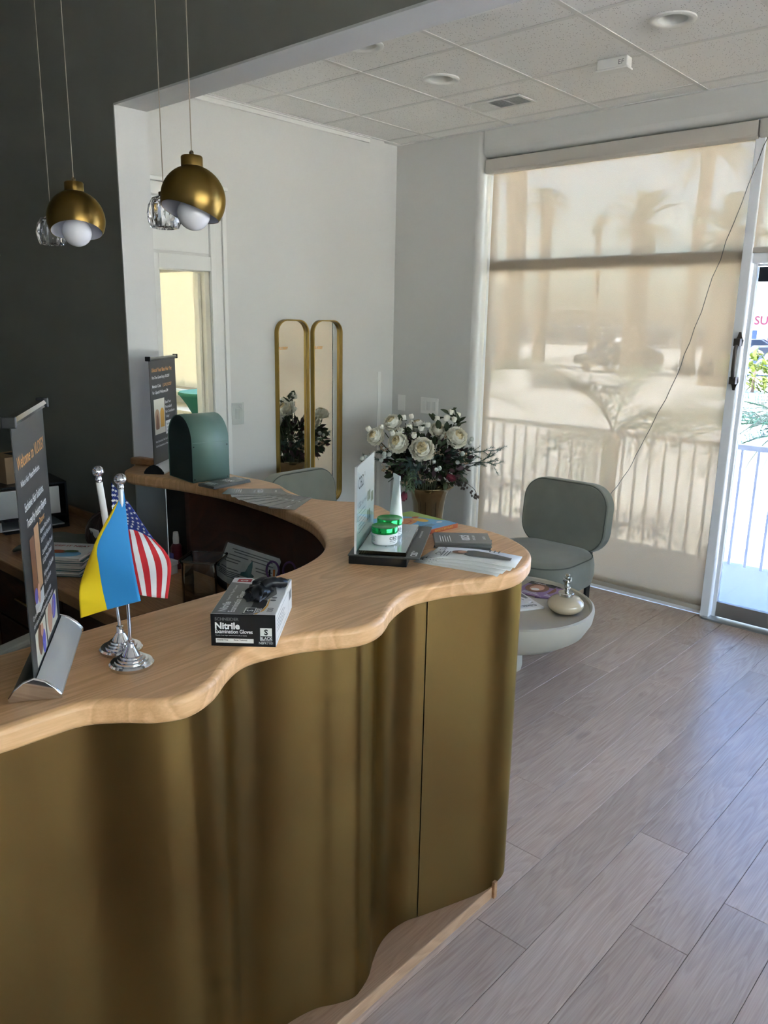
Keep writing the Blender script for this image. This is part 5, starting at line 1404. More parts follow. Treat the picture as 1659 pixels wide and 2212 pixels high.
def jar(label, lx, ly):
    q = Matrix.Translation(t_disp.location) @ Matrix.Rotation(t_disp.rotation_euler.z, 4, 'Z') @ Vector((lx, ly, 0.0379))
    o = thing('cream_jar', label, 'jar', q, t_disp.rotation_euler.z, 'green lidded cream jars')
    MB().lathe([(0.0, 0.0), (0.031, 0.0), (0.0345, 0.003), (0.035, 0.006), (0.035, 0.030), (0.033, 0.0305), (0.033, 0.033)], 40).build('body', W['jar'], o, smooth=40)
    MB().lathe([(0.0352, 0.0315), (0.0358, 0.0325), (0.0358, 0.047), (0.035, 0.0485), (0.0335, 0.0478), (0.0, 0.0478)], 40).build('lid', W['lid'], o, smooth=30)
    def wrap(name, m, a0, a1, z0, z1, n=6):
        b = MB()
        P = [[(0.0353 * math.cos(a0 + (a1 - a0) * i / n), 0.0353 * math.sin(a0 + (a1 - a0) * i / n), z) for z in (z0, z1)] for i in range(n + 1)]
        b.grid(P).build(name, W[m], o, smooth=60)
    for k in range(6):
        wrap('print_line', 'ink_grey', -2.62, -2.15 - 0.08 * (k % 2), 0.012 + k * 0.0024, 0.0128 + k * 0.0024)
    for k, (s_, a) in enumerate((('C', -0.92), ('B', -0.68), ('D', -0.44))):
        text(o, s_, 0.012, W['ink'], frame((-math.sin(a), math.cos(a), 0), (0, 0, 1), (0.0353 * math.cos(a), 0.0353 * math.sin(a), 0.0)), 0, 0.0165, 'CENTER', bold=0.02)
    wrap('print_line', 'ink', -1.0, -0.2, 0.0125, 0.0138)
    wrap('print_line', 'ink_grey', -1.0, -0.35, 0.008, 0.009)
    return o
t_disp = t
jar('green lidded white jar nearest the display front', 0.004, 0.088)
jar('green lidded white jar standing behind the front jar', 0.004, 0.180)
q = Matrix.Translation(t_disp.location) @ Matrix.Rotation(t_disp.rotation_euler.z, 4, 'Z') @ Vector((0.010, 0.262, 0.0379))
t = thing('cream_tube', 'white squeeze tube standing on its cap behind the jars', 'tube', q, math.radians(62))
MB().lathe([(0.0, 0), (0.018, 0.0), (0.0185, 0.002), (0.0185, 0.018), (0.0, 0.018)], 28).build('cap', W['lid'], t, smooth=40)
b = MB(); n = 24
rows = []
for i in range(9):
    f_ = i / 8
    rx = 0.020 * (1 - f_) + 0.027 * f_; ry = 0.020 * (1 - f_) ** 0.8 + 0.0012
    rows.append([(ry * math.cos(2 * PI * k / n), rx * math.sin(2 * PI * k / n), 0.0182 + 0.125 * f_) for k in range(n)] )
rows = [r + [r[0]] for r in rows]
b.grid(rows).build('tube_body', W['tube'], t, smooth=60)
MB().box(-0.0014, 0.0014, -0.0272, 0.0272, 0.1425, 0.156).build('crimp', W['tube'], t, smooth=0)
text(t, 'CBD skin relief cream', 0.009, W['ink_grey'], frame((0, 0.06, 1), (0, -1, 0.06), (0.0135, 0.010, 0.035)), 0.02, 0.0, lift=0.006)
# ------------------------------------------------------------------ pendant lamps
def brass_lamp(label, loc, phi0):
    t = thing('pendant_lamp', label, 'pendant lamp', loc, 0, 'brass pendant lamps')
    R = 0.09
    n, m = 64, 26
    out, inn = [], []
    for i in range(n + 1):
        ph = 2 * PI * i / n
        tc_ = math.radians(117 - 17 * math.cos(ph - phi0) - 3 * math.cos(2 * (ph - phi0)))
        ro, ri = [], []
        for k in range(m + 1):
            th = math.radians(16) + (tc_ - math.radians(16)) * k / m
            ro.append((R * math.sin(th) * math.cos(ph), R * math.sin(th) * math.sin(ph), R * math.cos(th)))
            r2 = R - 0.0016
            ri.append((r2 * math.sin(th) * math.cos(ph), r2 * math.sin(th) * math.sin(ph), r2 * math.cos(th)))
        out.append(ro); inn.append(ri)
    b = MB().grid(out)
    b.add([p for i in range(n + 1) for p in (out[i][-1], inn[i][-1])], [(2 * i, 2 * i + 2, 2 * i + 3, 2 * i + 1) for i in range(n)])
    b.build('shade', W['brass_lamp'], t, smooth=60)
    MB().grid(inn).build('shade_lining', W['inner_white'], t, smooth=60)
    MB().lathe([(0.025, 0.086), (0.030, 0.086), (0.030, 0.110), (0.0275, 0.1135), (0.008, 0.1135)], 36).build('cap', W['brass_lamp'], t, smooth=40)
    MB().lathe([(0.0065, 0.1135), (0.007, 0.122), (0.004, 0.127), (0.0015, 0.128)], 16).build('cord_grip', W['brass_vase'], t, smooth=40)
    MB().ball((0, 0, -0.038), 0.046, 28, 18).lathe([(0.02, 0.03), (0.02, 0.08)], 16).build('bulb', W['opal'], t, smooth=60)
    MB().tube([(0, 0, 0.127), (0, 0, 3.1 - loc[2])], 0.0016, 8).build('cord', mat('clear_cord', srgb(150, 140, 122), 0.3), t)
    MB().lathe([(0.0, 3.1 - loc[2]), (0.05, 3.1 - loc[2]), (0.05, 3.075 - loc[2]), (0.0, 3.07 - loc[2])], 28).build('ceiling_rose', W['brass_lamp'], t, smooth=40)
brass_lamp('brass ball pendant lamp hanging in front of the charcoal wall', (-2.5567, 1.3169, 1.985), math.radians(-30))
brass_lamp('brass ball pendant lamp hanging in front of the white reveal', (-1.9957, 1.3806, 2.007), math.radians(-92))
def crystal_lamp(label, loc):
    t = thing('pendant_lamp', label, 'pendant lamp', loc, 0, 'crystal pendant lamps')
    n = 14
    prof = [(0.018, 0.050), (0.036, 0.043), (0.049, 0.022), (0.054, -0.006), (0.051, -0.030), (0.043, -0.048), (0.030, -0.050), (0.024, -0.040), (0.024, 0.030), (0.012, 0.036), (0.0, 0.036)]
    v, f = [], []
    m = len(prof)
    for i in range(n):
        for k, (r, z) in enumerate(prof):
            a = 2 * PI * (i + (0.5 if (k % 2 and k < 7) else 0)) / n
            v.append((r * math.cos(a), r * math.sin(a), z))
    for i in range(n):
        j = (i + 1) % n
        for k in range(m - 1):
            a, b_, c, d = i * m + k, j * m + k, j * m + k + 1, i * m + k + 1
            if k < 6:
                if k % 2 == 0: f += [(a, d, b_), (b_, d, c)]
                else: f += [(a, d, c), (a, c, b_)]
            else: f.append((a, d, c, b_))
    f.append(tuple(i * m for i in range(n)))
    MB().add(v, f).build('crystal_shade', W['crystal'], t, smooth=0)
    MB().lathe([(0.0, 0.0505), (0.016, 0.0505), (0.016, 0.060), (0.006, 0.064), (0.004, 0.075), (0.0, 0.076)], 20).build('cap', W['brass_vase'], t, smooth=40)
    MB().tube([(0, 0, 0.075), (0, 0, 3.1 - loc[2])], 0.0016, 8).build('cord', mat('clear_cord', srgb(150, 140, 122), 0.3), t)
    MB().lathe([(0.0, 3.1 - loc[2]), (0.05, 3.1 - loc[2]), (0.05, 3.075 - loc[2]), (0.0, 3.07 - loc[2])], 28).build('ceiling_rose', W['brass_vase'], t, smooth=40)
crystal_lamp('cut crystal pendant lamp partly behind the brass lamp on the charcoal wall side', (-2.921, 1.409, 1.980))
crystal_lamp('cut crystal pendant lamp partly behind the brass lamp by the white reveal', (-2.308, 1.486, 2.006))

# ------------------------------------------------------------------ mirrors
def mirror(label, y, zt, zb, w_):
    t = thing('wall_mirror', label, 'mirror', (-4.0, y, zb), math.radians(90), 'slim gold mirrors')
    h = zt - zb
    o = rounded(w_, h, 0.085, 10, 0, h / 2); i = rounded(w_ - 0.016, h - 0.016, 0.077, 10, 0, h / 2)
    n = len(o)
    b = MB()
    v = [(x, -d, z) for d in (0.002, 0.035) for x, z in o] + [(x, -d, z) for d in (0.012, 0.035) for x, z in i]
    f = []
    for k in range(n):
        j = (k + 1) % n
        f += [(k, j, n + j, n + k), (2 * n + j, 2 * n + k, 3 * n + k, 3 * n + j), (n + k, n + j, 3 * n + j, 3 * n + k), (j, k, 2 * n + k, 2 * n + j)]
    b.add(v, f).build('frame', W['brass_frame'], t, smooth=35)
    g = rounded(w_ - 0.018, h - 0.018, 0.076, 10, 0, h / 2)
    MB().prism([(x, z) for x, z in g], 0.006, 0.011, Matrix(((1, 0, 0, 0), (0, 0, -1, 0), (0, 1, 0, 0), (0, 0, 0, 1)))).build('glass', W['mirror'], t, smooth=30)
    Tm = frame((1, 0, 0), (0, 0, 1), (-w_ / 2 + 0.02, -0.0112, h - 0.19))
    text(t, 'VLOSSY', 0.024, W['ink_orange'], Tm, 0.0, 0, bold=0.04, lift=0.0003)
    return t
mirror('slim gold framed mirror nearer the doorway', 3.48, 1.685, 0.42, 0.272)
mirror('slim gold framed mirror nearer the room corner', 3.79, 1.685, 0.42, 0.272)

# ------------------------------------------------------------------ lounge chairs
ch = thing('lounge_chair', 'grey green velvet lounge chair in front of the tall screen blind', 'chair', (-2.275, 3.835, 0), 0.0, 'velvet lounge chairs')
sm = MB()
sw, sd = 0.60, 0.58
rows = []
prof = [(0.90, 0.225), (0.965, 0.24), (1.0, 0.29), (1.0, 0.35), (0.975, 0.385), (0.92, 0.405), (0.75, 0.415), (0.45, 0.42), (0.0, 0.421)]
for s_, z in prof:
    rows.append([(x * s_, y * s_, z) for x, y in rounded(sw, sd, 0.20, 8)])
rows = [r + [r[0]] for r in rows]
b = MB().grid(rows)
b.add([p for p in rows[0][:-1]], [tuple(range(len(rows[0]) - 1))])
b.build('seat', W['velvet'], ch, smooth=70)
MB().tube([(x * 0.955, y * 0.955, 0.3965) for x, y in rounded(sw, sd, 0.20, 8)], 0.0035, 6, closed=True).build('seat_piping', W['piping'], ch, smooth=60)
Tk = Matrix.Translation((0, 0.32, 0.575)) @ Matrix.Rotation(PI / 2 - 0.10, 4, 'X')
MB().prism(rounded(0.56, 0.41, 0.135, 8), -0.045, 0.05, Tk).build('backrest', W['velvet'], ch, smooth=40, bevel=0.014, seg=4)
MB().tube([tuple(Tk @ Vector((x, z, 0.0475))) for x, z in rounded(0.545, 0.395, 0.128, 8)], 0.0035, 6, closed=True).build('back_piping', W['piping'], ch, smooth=60)
for s_ in (-1, 1):
    MB().box(-0.008 + s_ * 0.20, 0.008 + s_ * 0.20, 0.24, 0.285, 0.0, 0.40).build('rear_leg', W['black_metal'], ch, smooth=0, bevel=0.002)
    MB().box(-0.008 + s_ * 0.20, 0.008 + s_ * 0.20, -0.22, -0.175, 0.0, 0.235).build('front_leg', W['black_metal'], ch, smooth=0, bevel=0.002)
MB().box(-0.22, 0.22, -0.21, 0.27, 0.195, 0.222).build('seat_frame', W['black_metal'], ch, smooth=0, bevel=0.003)
dup(ch, (-3.27, 3.18, 0), math.radians(90), 'grey green velvet lounge chair before the two gold mirrors')

# ------------------------------------------------------------------ side table and what lies on it
tb = thing('side_table', 'round pale stone side table with shallow bowl shaped top', 'table', (-1.995, 3.135, 0))
MB().lathe([(0.0, 0.345), (0.375, 0.345), (0.383, 0.348), (0.388, 0.362), (0.398, 0.366), (0.408, 0.360), (0.410, 0.345), (0.402, 0.30), (0.37, 0.245), (0.31, 0.205), (0.24, 0.19), (0.0, 0.19)], 64).build('top', W['stone'], tb, smooth=45)
MB().lathe([(0.0, 0.0), (0.066, 0.0), (0.078, 0.008), (0.082, 0.03), (0.078, 0.12), (0.085, 0.1895), (0.0, 0.1895)], 36).build('pedestal', W['stone'], tb, smooth=50)
TZ = 0.345
t = thing('lidded_bowl', 'flattened cream ceramic jar topped by a silver figurine', 'ornament', (-1.735, 3.222, TZ))
MB().lathe([(0.0, 0.0), (0.045, 0.0), (0.065, 0.008), (0.083, 0.026), (0.088, 0.040), (0.083, 0.056), (0.066, 0.072), (0.045, 0.080), (0.033, 0.083), (0.0, 0.083)], 48).build('body', W['ceramic'], t, smooth=60)
MB().lathe([(0.0, 0.0832), (0.036, 0.0832), (0.038, 0.086), (0.038, 0.098), (0.035, 0.101), (0.0, 0.101)], 32).build('lid', W['silver'], t, smooth=35)
fg = MB()
fg.tube([(0, 0, 0.100), (0, 0, 0.118)], [0.011, 0.007], 10)
fg.tube([(0, 0, 0.116), (0.003, 0, 0.128), (-0.002, 0, 0.142), (0.002, 0, 0.156), (0.0, 0, 0.164)], [0.009, 0.0145, 0.012, 0.0125, 0.007], 12)
fg.ball((0.001, 0, 0.172), 0.010, 12, 8).ball((-0.004, 0.003, 0.184), 0.008, 10, 7).ball((0.006, -0.002, 0.187), 0.0075, 10, 7)
for s_ in (-1, 1):
    fg.tube([(0.004, s_ * 0.008, 0.160), (0.012 * s_, s_ * 0.013, 0.168), (0.016 * s_, s_ * 0.006, 0.154), (0.006, s_ * 0.004, 0.142)], [0.005, 0.0055, 0.005, 0.004], 8)
    fg.tube([(0.0, s_ * 0.005, 0.13), (0.008, s_ * 0.010, 0.122), (0.004, s_ * 0.008, 0.106)], [0.006, 0.0065, 0.005], 8)
fg.build('figurine', W['silver'], t, smooth=60)
for k, (x, y, a, l) in enumerate([(-1.935, 3.417, 32, 'rear'), (-1.965, 3.412, 20, 'middle'), (-2.005, 3.398, 6, 'front')]):
    t = thing('lilac_brochure', l + ' lilac brochure with portrait, fanned on the side table', 'brochure', (x, y, TZ + 0.0006 + k * 0.0022), math.radians(a), 'lilac brochures on the side table')
    MB().box(-0.075, 0.075, -0.105, 0.105, 0, 0.002).build('cover', W['lilac'], t, smooth=0)
    T = Matrix.Translation((0, 0, 0.002))
    poly_patch(t, 'portrait', W['soft_black'], T, [(-0.075, 0.105), (-0.075, 0.06), (0.075, 0.06), (0.075, 0.105)], 0.0002)
    poly_patch(t, 'portrait', W['hair_print'], T, ellipse(0.0, 0.015, 0.06, 0.07, 20), 0.0003)
    poly_patch(t, 'portrait', W['skin'], T, ellipse(0.0, 0.015, 0.036, 0.048, 20), 0.0005)
    poly_patch(t, 'portrait', W['paper'], T, ellipse(0.0, -0.008, 0.022, 0.02, 12), 0.0007)
    text(t, 'FORHAIR', 0.016, W['ink_white'], T, -0.05, 0.083, bold=0.02, lift=0.0005)
    for q in range(3): patch(t, 'print_line', W['ink_white'], T, -0.04, 0.055 - 0.012 * q, -0.085 + q * 0.012, -0.080 + q * 0.012, 0.0005)
for k, (x, y, z, a, l) in enumerate([(-1.995, 3.165, 0.0006, 62, 'white fashion magazine with a red lettered card on it, on the side table'), (-2.06, 3.13, 0.0086, 80, 'upper white magazine on the side table behind the brass')]):
    t = thing('magazine', l, 'magazine', (x, y, TZ + z), math.radians(a))
    MB().box(-0.10, 0.10, -0.135, 0.135, 0, 0.0075).build('pages', W['paper'], t, smooth=0)
    T = Matrix.Translation((0, 0, 0.0075))
    patch(t, 'cover_picture', W['grey_print'], T, -0.09, 0.09, 0.0, 0.12, 0.0003)
    poly_patch(t, 'cover_picture', W['ink'], T, ellipse(0.0, 0.05, 0.05, 0.05), 0.0005)
    text(t, 'Clinic', 0.034, W['ink'], T @ Matrix.Rotation(PI, 4, 'Z'), -0.08, 0.085, bold=0.01)
    text(t, 'Journal', 0.022, W['ink'], T @ Matrix.Rotation(PI, 4, 'Z'), -0.08, 0.055, bold=0.01)
t = thing('printed_card', 'white card with red letters lying across the fashion magazines', 'card', (-1.955, 3.135, TZ + 0.0172), math.radians(75))
MB().box(-0.045, 0.045, -0.05, 0.05, 0, 0.0012).build('card', W['paper'], t, smooth=0)
text(t, 'JE', 0.035, W['red'], Matrix.Translation((0, 0, 0.0012)) @ Matrix.Rotation(PI, 4, 'Z'), -0.03, -0.02, bold=0.03)

# ------------------------------------------------------------------ vase and flowers
t = thing('floor_vase', 'tall antique brass trumpet vase holding the white peonies', 'vase', (-3.29, 4.09, 0))
MB().lathe([(0.0, 0.0), (0.115, 0.0), (0.12, 0.012), (0.10, 0.03), (0.072, 0.06), (0.070, 0.10), (0.085, 0.22), (0.102, 0.40), (0.112, 0.50), (0.128, 0.56), (0.158, 0.598), (0.168, 0.604), (0.166, 0.610), (0.155, 0.605), (0.122, 0.562), (0.106, 0.50), (0.09, 0.35), (0.0, 0.34)], 56).build('body', W['brass_vase'], t, smooth=55)
fa = thing('flower_arrangement', 'large bouquet of white peonies, pine and berries in the brass vase', 'flowers', (-3.3, 4.08, 0))
rf = random.Random(11)
CEN = Vector((0, 0, 0.74))
def petal_grid(b, T, L_, Wd, cup, ruffle, mi):
    P = []
    for i in range(5):
        u = i / 4
        row = []
        for j in range(5):
            v = j / 4 * 2 - 1
            w_ = Wd * (0.35 + 0.65 * math.sin(min(1, u * 1.15) * PI * 0.62)) * (1 - 0.25 * (u > 0.9) * abs(v))
            row.append((v * w_, L_ * u, cup * (u * u) * L_ + 0.35 * Wd * v * v * (1 - 0.3 * u) + (rf.uniform(-ruffle, ruffle) if u > 0.6 else 0)))
        P.append(row)
    b.grid(P, T, mi)
def make_peony():
    b = MB()
    N = 58
    for k in range(N):
        f_ = k / (N - 1)
        th = math.radians(4 + 122 * f_ ** 0.85)
        ph = k * 2.399963 + rf.uniform(-.2, .2)
        shell = 0.66 + 0.34 * f_ ** 0.6 + rf.uniform(-.05, .05)
        wid = math.radians(34 - 8 * f_)
        len_ = math.radians(40)
        P = []
        for i in range(5):
            u = i / 4
            row = []
            for j in range(5):
                v = j / 4 * 2 - 1
                t_ = th + len_ * (0.9 * (1 - u) - 0.25)
                pw = wid * (0.45 + 0.55 * math.sin(PI * (0.2 + 0.6 * u))) * v
                rr = shell * (0.80 + 0.24 * u + 0.10 * u ** 3) - 0.10 * (1 - v * v) * u + (rf.uniform(-.06, .06) if u > 0.7 else 0)
                s_ = max(math.sin(max(t_, 0.05)), 0.30)
                pp = ph + pw / s_
                row.append((rr * math.sin(t_) * math.cos(pp), rr * math.sin(t_) * math.sin(pp), rr * math.cos(t_) * 0.85))
            P.append(row)
        b.grid(P, None, 1 if k < 12 else 0)
    b.ball((0, 0, -0.05), 0.55, 10, 8)
    return b
peony = None
def aim(o, p, s, toward=None):
    d = (Vector(p) - CEN).normalized() * 0.75 + Vector((0.63, -0.69, 0.25)) * 0.65
    if toward is not None: d = Vector(toward)
    q = d.normalized().to_track_quat('Z', 'Y')
    o.matrix_local = Matrix.Translation(p) @ q.to_matrix().to_4x4() @ Matrix.Rotation(rf.uniform(0, 6.28), 4, 'Z') @ Matrix.Scale(s, 4)
PE = [(-0.148, -0.201, 1.036, 0.058), (-0.183, -0.327, 0.952, 0.058), (-0.021, -0.289, 0.925, 0.066), (0.135, -0.229, 0.896, 0.076), (0.211, 0.029, 0.955, 0.072), (0.058, 0.025, 0.988, 0.055), (-0.25, -0.02, 0.93, 0.06), (-0.20, 0.12, 0.98, 0.06), (0.0, 0.2, 0.93, 0.066)]
for x, y, z, r in PE:
    if peony is None:
        peony = make_peony().build('peony', [W['petal'], W['petal_in']], fa, smooth=60)
        o = peony
    else:
        o = peony.copy(); C.objects.link(o); o.parent = fa
    aim(o, (x, y, z), r * 1.02)
bud = None
BU = [(-0.127, -0.114, 1.056), (-0.228, -0.34, 0.991), (-0.179, -0.27, 1.0), (0.001, -0.202, 1.013), (0.025, -0.112, 1.004), (0.07, -0.234, 0.971), (0.026, -0.043, 1.019), (0.057, 0.011, 1.056), (0.116, 0.038, 1.063), (0.171, 0.047, 1.061), (0.105, 0.095, 1.1), (0.128, 0.143, 1.078), (-0.047, -0.312, 0.983), (0.145, -0.031, 0.946), (-0.18, 0.03, 1.05), (-0.22, 0.08, 1.0)]
for p in BU:
    if bud is None:
        b = MB()
        for ring, (n, tilt, L_) in enumerate([(3, 84, 0.9), (5, 74, 1.0), (6, 62, 0.95)]):
            for k in range(n):
                T = Matrix.Rotation(2 * PI * (k + ring * 0.4) / n, 4, 'Z') @ Matrix.Translation((0, 0.18 + 0.2 * ring, -0.4)) @ Matrix.Rotation(math.radians(tilt + 12), 4, 'X')
                petal_grid(b, T, L_ * 1.25, 0.55, 0.35, 0.03, 0)
        b.ball((0, 0, 0.05), 0.55, 10, 8)
        bud = b.build('peony_bud', W['petal'], fa, smooth=60)
        o = bud
    else:
        o = bud.copy(); C.objects.link(o); o.parent = fa
    aim(o, p, rf.uniform(0.024, 0.030), (Vector(p) - CEN).normalized() + Vector((0.1, -0.1, 0.8)))
# stems from the vase mouth to each bloom
stb = MB()
for x, y, z in [q[:3] for q in PE] + BU:
    stb.tube([(x * 0.15, y * 0.15 + 0.01, 0.52), (x * 0.5, y * 0.5, 0.52 + (z - 0.52) * 0.55), (x * 0.93, y * 0.93, z - 0.03)], 0.003, 5)
stb.build('stems', W['stem'], fa)['kind'] = 'stuff'
# broad leaves
def leaf_mb(n=1):
    b = MB()
    P = [[(v * 0.28 * math.sin(PI * min(1, 0.12 + 0.88 * u)) ** 0.8, u, 0.12 * u * u * -1 + 0.10 * abs(v)) for v in (-1, 0, 1)] for u in (0, 0.2, 0.4, 0.6, 0.8, 1.0)]
    return b.grid(P)
leafA = None
def add_leaf(p, d, s, m):
    global leafA
    o = leaf_mb().build('leaf', W[m], fa, smooth=60) if (m not in LEAF) else LEAF[m].copy()
    if m not in LEAF: LEAF[m] = o
    else: C.objects.link(o); o.parent = fa
    q = Vector(d).normalized().to_track_quat('Y', 'Z')
    o.matrix_local = Matrix.Translation(p) @ q.to_matrix().to_4x4() @ Matrix.Rotation(rf.uniform(-1, 1), 4, 'Y') @ Matrix.Scale(s, 4)
LEAF = {}
for p in [(0.105, 0.08, 1.09), (0.13, 0.12, 1.07), (0.17, 0.1, 1.04), (0.04, 0.0, 1.05), (0.02, -0.1, 1.0), (0.09, 0.0, 1.0), (-0.12, -0.16, 1.04), (0.0, -0.2, 0.98), (0.15, 0.0, 0.99), (0.19, 0.06, 1.02), (0.07, -0.2, 0.95), (-0.02, -0.25, 0.9)]:
    for k in range(3):
        d = Vector((rf.uniform(-1, 1), rf.uniform(-1, 1), rf.uniform(0.1, 1.0)))
        add_leaf(p, d, rf.uniform(0.05, 0.075), 'leaf')
# dense filler under the blooms
fb, fb2 = MB(), MB()
lf = leaf_mb()
for k in range(720):
    a = rf.uniform(0, 2 * PI); el = rf.uniform(-0.75, 1.0)
    d = Vector((math.cos(a) * math.cos(el), math.sin(a) * math.cos(el), math.sin(el)))
    rr = rf.uniform(0.45, 1.0)
    p = CEN + Vector((d.x * 0.27, d.y * 0.27, d.z * 0.20)) * rr + Vector((0, 0, 0.03))
    if p.z < 0.63 and math.hypot(p.x, p.y) < 0.17: p.z = 0.63 + rf.uniform(0, .05)
    q = (d + Vector((rf.uniform(-.7, .7), rf.uniform(-.7, .7), rf.uniform(-.5, .6)))).normalized().to_track_quat('Y', 'Z')
    T = Matrix.Translation(p) @ q.to_matrix().to_4x4() @ Matrix.Rotation(rf.uniform(0, 6), 4, 'Y') @ Matrix.Scale(rf.uniform(0.035, 0.065), 4)
    (fb if k % 3 else fb2).add(lf.v, lf.f, T)
fb.build('foliage', W['leaf'], fa, smooth=60)['kind'] = 'stuff'
fb2.build('plum_foliage', W['plum'], fa, smooth=60)['kind'] = 'stuff'
# conifer sprays
def spray(pts, m, needle, dens, name='pine_spray', side=4):
    b = MB()
    path_ = smooth_path(pts, 6)
    b.tube(path_, 0.0025, 5)
    twigs = [path_]
    for i in range(4, len(path_) - 2, 3):
        for s_ in range(side // 2):
            p = Vector(path_[i]); d = (Vector(path_[i + 1]) - Vector(path_[i - 1])).normalized()
            o_ = d.cross(Vector((rf.uniform(-1, 1), rf.uniform(-1, 1), rf.uniform(-.3, 1)))).normalized()
            L_ = rf.uniform(0.05, 0.09)
            tw = [tuple(p + (d * 0.75 + o_ * 0.65).normalized() * L_ * k / 4) for k in range(5)]
            twigs.append(tw); b.tube(tw, 0.0016, 4)
    for tw in twigs:
        for i in range(len(tw) - 1):
            p0, p1 = Vector(tw[i]), Vector(tw[i + 1])
            d = (p1 - p0).normalized()
            for k in range(dens):
                p = p0.lerp(p1, rf.random())
                o_ = d.cross(Vector((rf.uniform(-1, 1), rf.uniform(-1, 1), rf.uniform(-1, 1)))).normalized()
                e = p + (d * 0.6 + o_).normalized() * needle * rf.uniform(.7, 1.1)
                w_ = d.cross(o_) * 0.0011
                b.add([tuple(p + w_), tuple(p - w_), tuple(e)], [(0, 1, 2)])
    return b.build(name, W[m], fa, smooth=0)
spray([(0.06, -0.02, 0.70), (0.20, 0.05, 0.81), (0.30, 0.16, 0.855), (0.40, 0.27, 0.868)], 'pine', 0.026, 16)
spray([(0.10, 0.0, 0.70), (0.24, 0.10, 0.77), (0.33, 0.19, 0.785), (0.385, 0.24, 0.765)], 'pine', 0.026, 16)
spray([(0.08, 0.02, 0.68), (0.25, 0.12, 0.75), (0.36, 0.25, 0.835)], 'pine', 0.026, 16)
spray([(0.02, -0.1, 0.74), (0.12, -0.10, 0.82), (0.19, -0.04, 0.84), (0.25, 0.0, 0.82)], 'pine', 0.030, 18)
spray([(0.0, -0.12, 0.72), (0.08, -0.2, 0.77), (0.12, -0.25, 0.76)], 'pine_b', 0.020, 20)
spray([(0.0, -0.10, 0.70), (0.09, -0.2, 0.71), (0.12, -0.24, 0.68)], 'pine_b', 0.020, 20)
spray([(-0.02, -0.12, 0.74), (0.04, -0.24, 0.80), (0.09, -0.28, 0.79)], 'pine_b', 0.020, 20)
spray([(-0.06, -0.08, 0.70), (-0.17, -0.25, 0.78), (-0.25, -0.365, 0.80)], 'pine', 0.024, 16)
spray([(-0.06, -0.06, 0.70), (-0.2, -0.12, 0.78), (-0.3, -0.16, 0.82)], 'pine', 0.026, 16)
spray([(0.0, 0.06, 0.70), (-0.05, 0.2, 0.78), (-0.1, 0.30, 0.80)], 'pine', 0.026, 16)
spray([(0.05, 0.06, 0.70), (0.12, 0.2, 0.80), (0.16, 0.28, 0.85)], 'pine', 0.026, 16)
# lobed sage foliage
for base, d in [((0.0, -0.20, 0.80), (0.1, -0.35, 0.08)), ((0.03, -0.22, 0.77), (0.25, -0.2, -0.25)), ((-0.02, -0.2, 0.78), (-0.25, -0.3, 0.0)), ((0.03, -0.21, 0.72), (0.15, -0.2, -0.5)), ((0.02, -0.2, 0.74), (-0.1, -0.3, -0.45)), ((-0.2, 0.0, 0.78), (-0.4, 0.1, 0.1))]:
    b = MB()
    d = Vector(d).normalized()
    s_ = d.cross(Vector((0, 0, 1))).normalized()
    P0 = Vector(base)
    b.tube([tuple(P0), tuple(P0 + d * 0.06), tuple(P0 + d * 0.11 + Vector((0, 0, -0.012)))], [0.006, 0.008, 0.005], 7)
    for k in range(5):
        for q in (-1, 1):
            c0 = P0 + d * (0.02 + 0.02 * k)
            b.tube([tuple(c0), tuple(c0 + (d * 0.5 + s_ * q).normalized() * 0.022), tuple(c0 + (d * 0.8 + s_ * q * 0.8).normalized() * 0.042 + Vector((0, 0, -0.006)))], [0.004, 0.0075, 0.003], 7)
    b.build('sage_leaf', W['leaf2'], fa, smooth=70)
# dusty berries with dark eye
berry = None
for p in [(-0.07, -0.36, 0.854), (-0.047, -0.339, 0.85), (0.169, -0.171, 0.839), (0.187, -0.168, 0.813), (0.206, -0.165, 0.764), (0.218, -0.15, 0.772), (-0.26, -0.369, 0.8), (-0.244, -0.355, 0.807), (0.227, 0.178, 0.93), (0.23, 0.153, 0.906), (0.267, 0.025, 0.854), (0.257, -0.01, 0.8), (-0.098, -0.358, 0.809), (-0.09, -0.34, 0.83), (-0.25, -0.1, 0.86), (-0.27, -0.07, 0.85), (-0.26, 0.05, 0.84), (-0.28, 0.02, 0.80), (-0.27, 0.0, 0.77), (-0.25, 0.1, 0.82)]:
    if berry is None:
        b = MB().lathe([(0.0, -1.0), (0.55, -0.85), (0.95, -0.3), (1.0, 0.1), (0.8, 0.6), (0.4, 0.88), (0.22, 0.82), (0.0, 0.75)], 14, cap=False)
        berry = b.build('berry', W['berry'], fa, smooth=60)
        o = berry
    else:
        o = berry.copy(); C.objects.link(o); o.parent = fa
    aim(o, p, rf.uniform(0.013, 0.017))
# proteas
for p, d in (((0.235, -0.09, 0.715), (0.55, 0.15, -0.15)), ((0.02, -0.255, 0.60), (0.15, -0.3, -0.5)), ((-0.2, -0.05, 0.68), (-0.6, -0.1, -0.2))):
    b = MB()
    for ring, (n, tilt, L_) in enumerate([(6, 80, 0.062), (8, 72, 0.058), (9, 62, 0.046)]):
        for k in range(n):
            T = Matrix.Rotation(2 * PI * (k + 0.5 * ring) / n, 4, 'Z') @ Matrix.Translation((0, 0.006 + 0.004 * ring, 0)) @ Matrix.Rotation(math.radians(tilt), 4, 'X')
            petal_grid(b, T, L_, 0.012, 0.3, 0.0005, 0)
    b.ball((0, 0, 0.02), 0.014, 10, 8, sz=1.5)
    o = b.build('protea', W['protea'], fa, smooth=60)
    aim(o, p, 1.0, d)
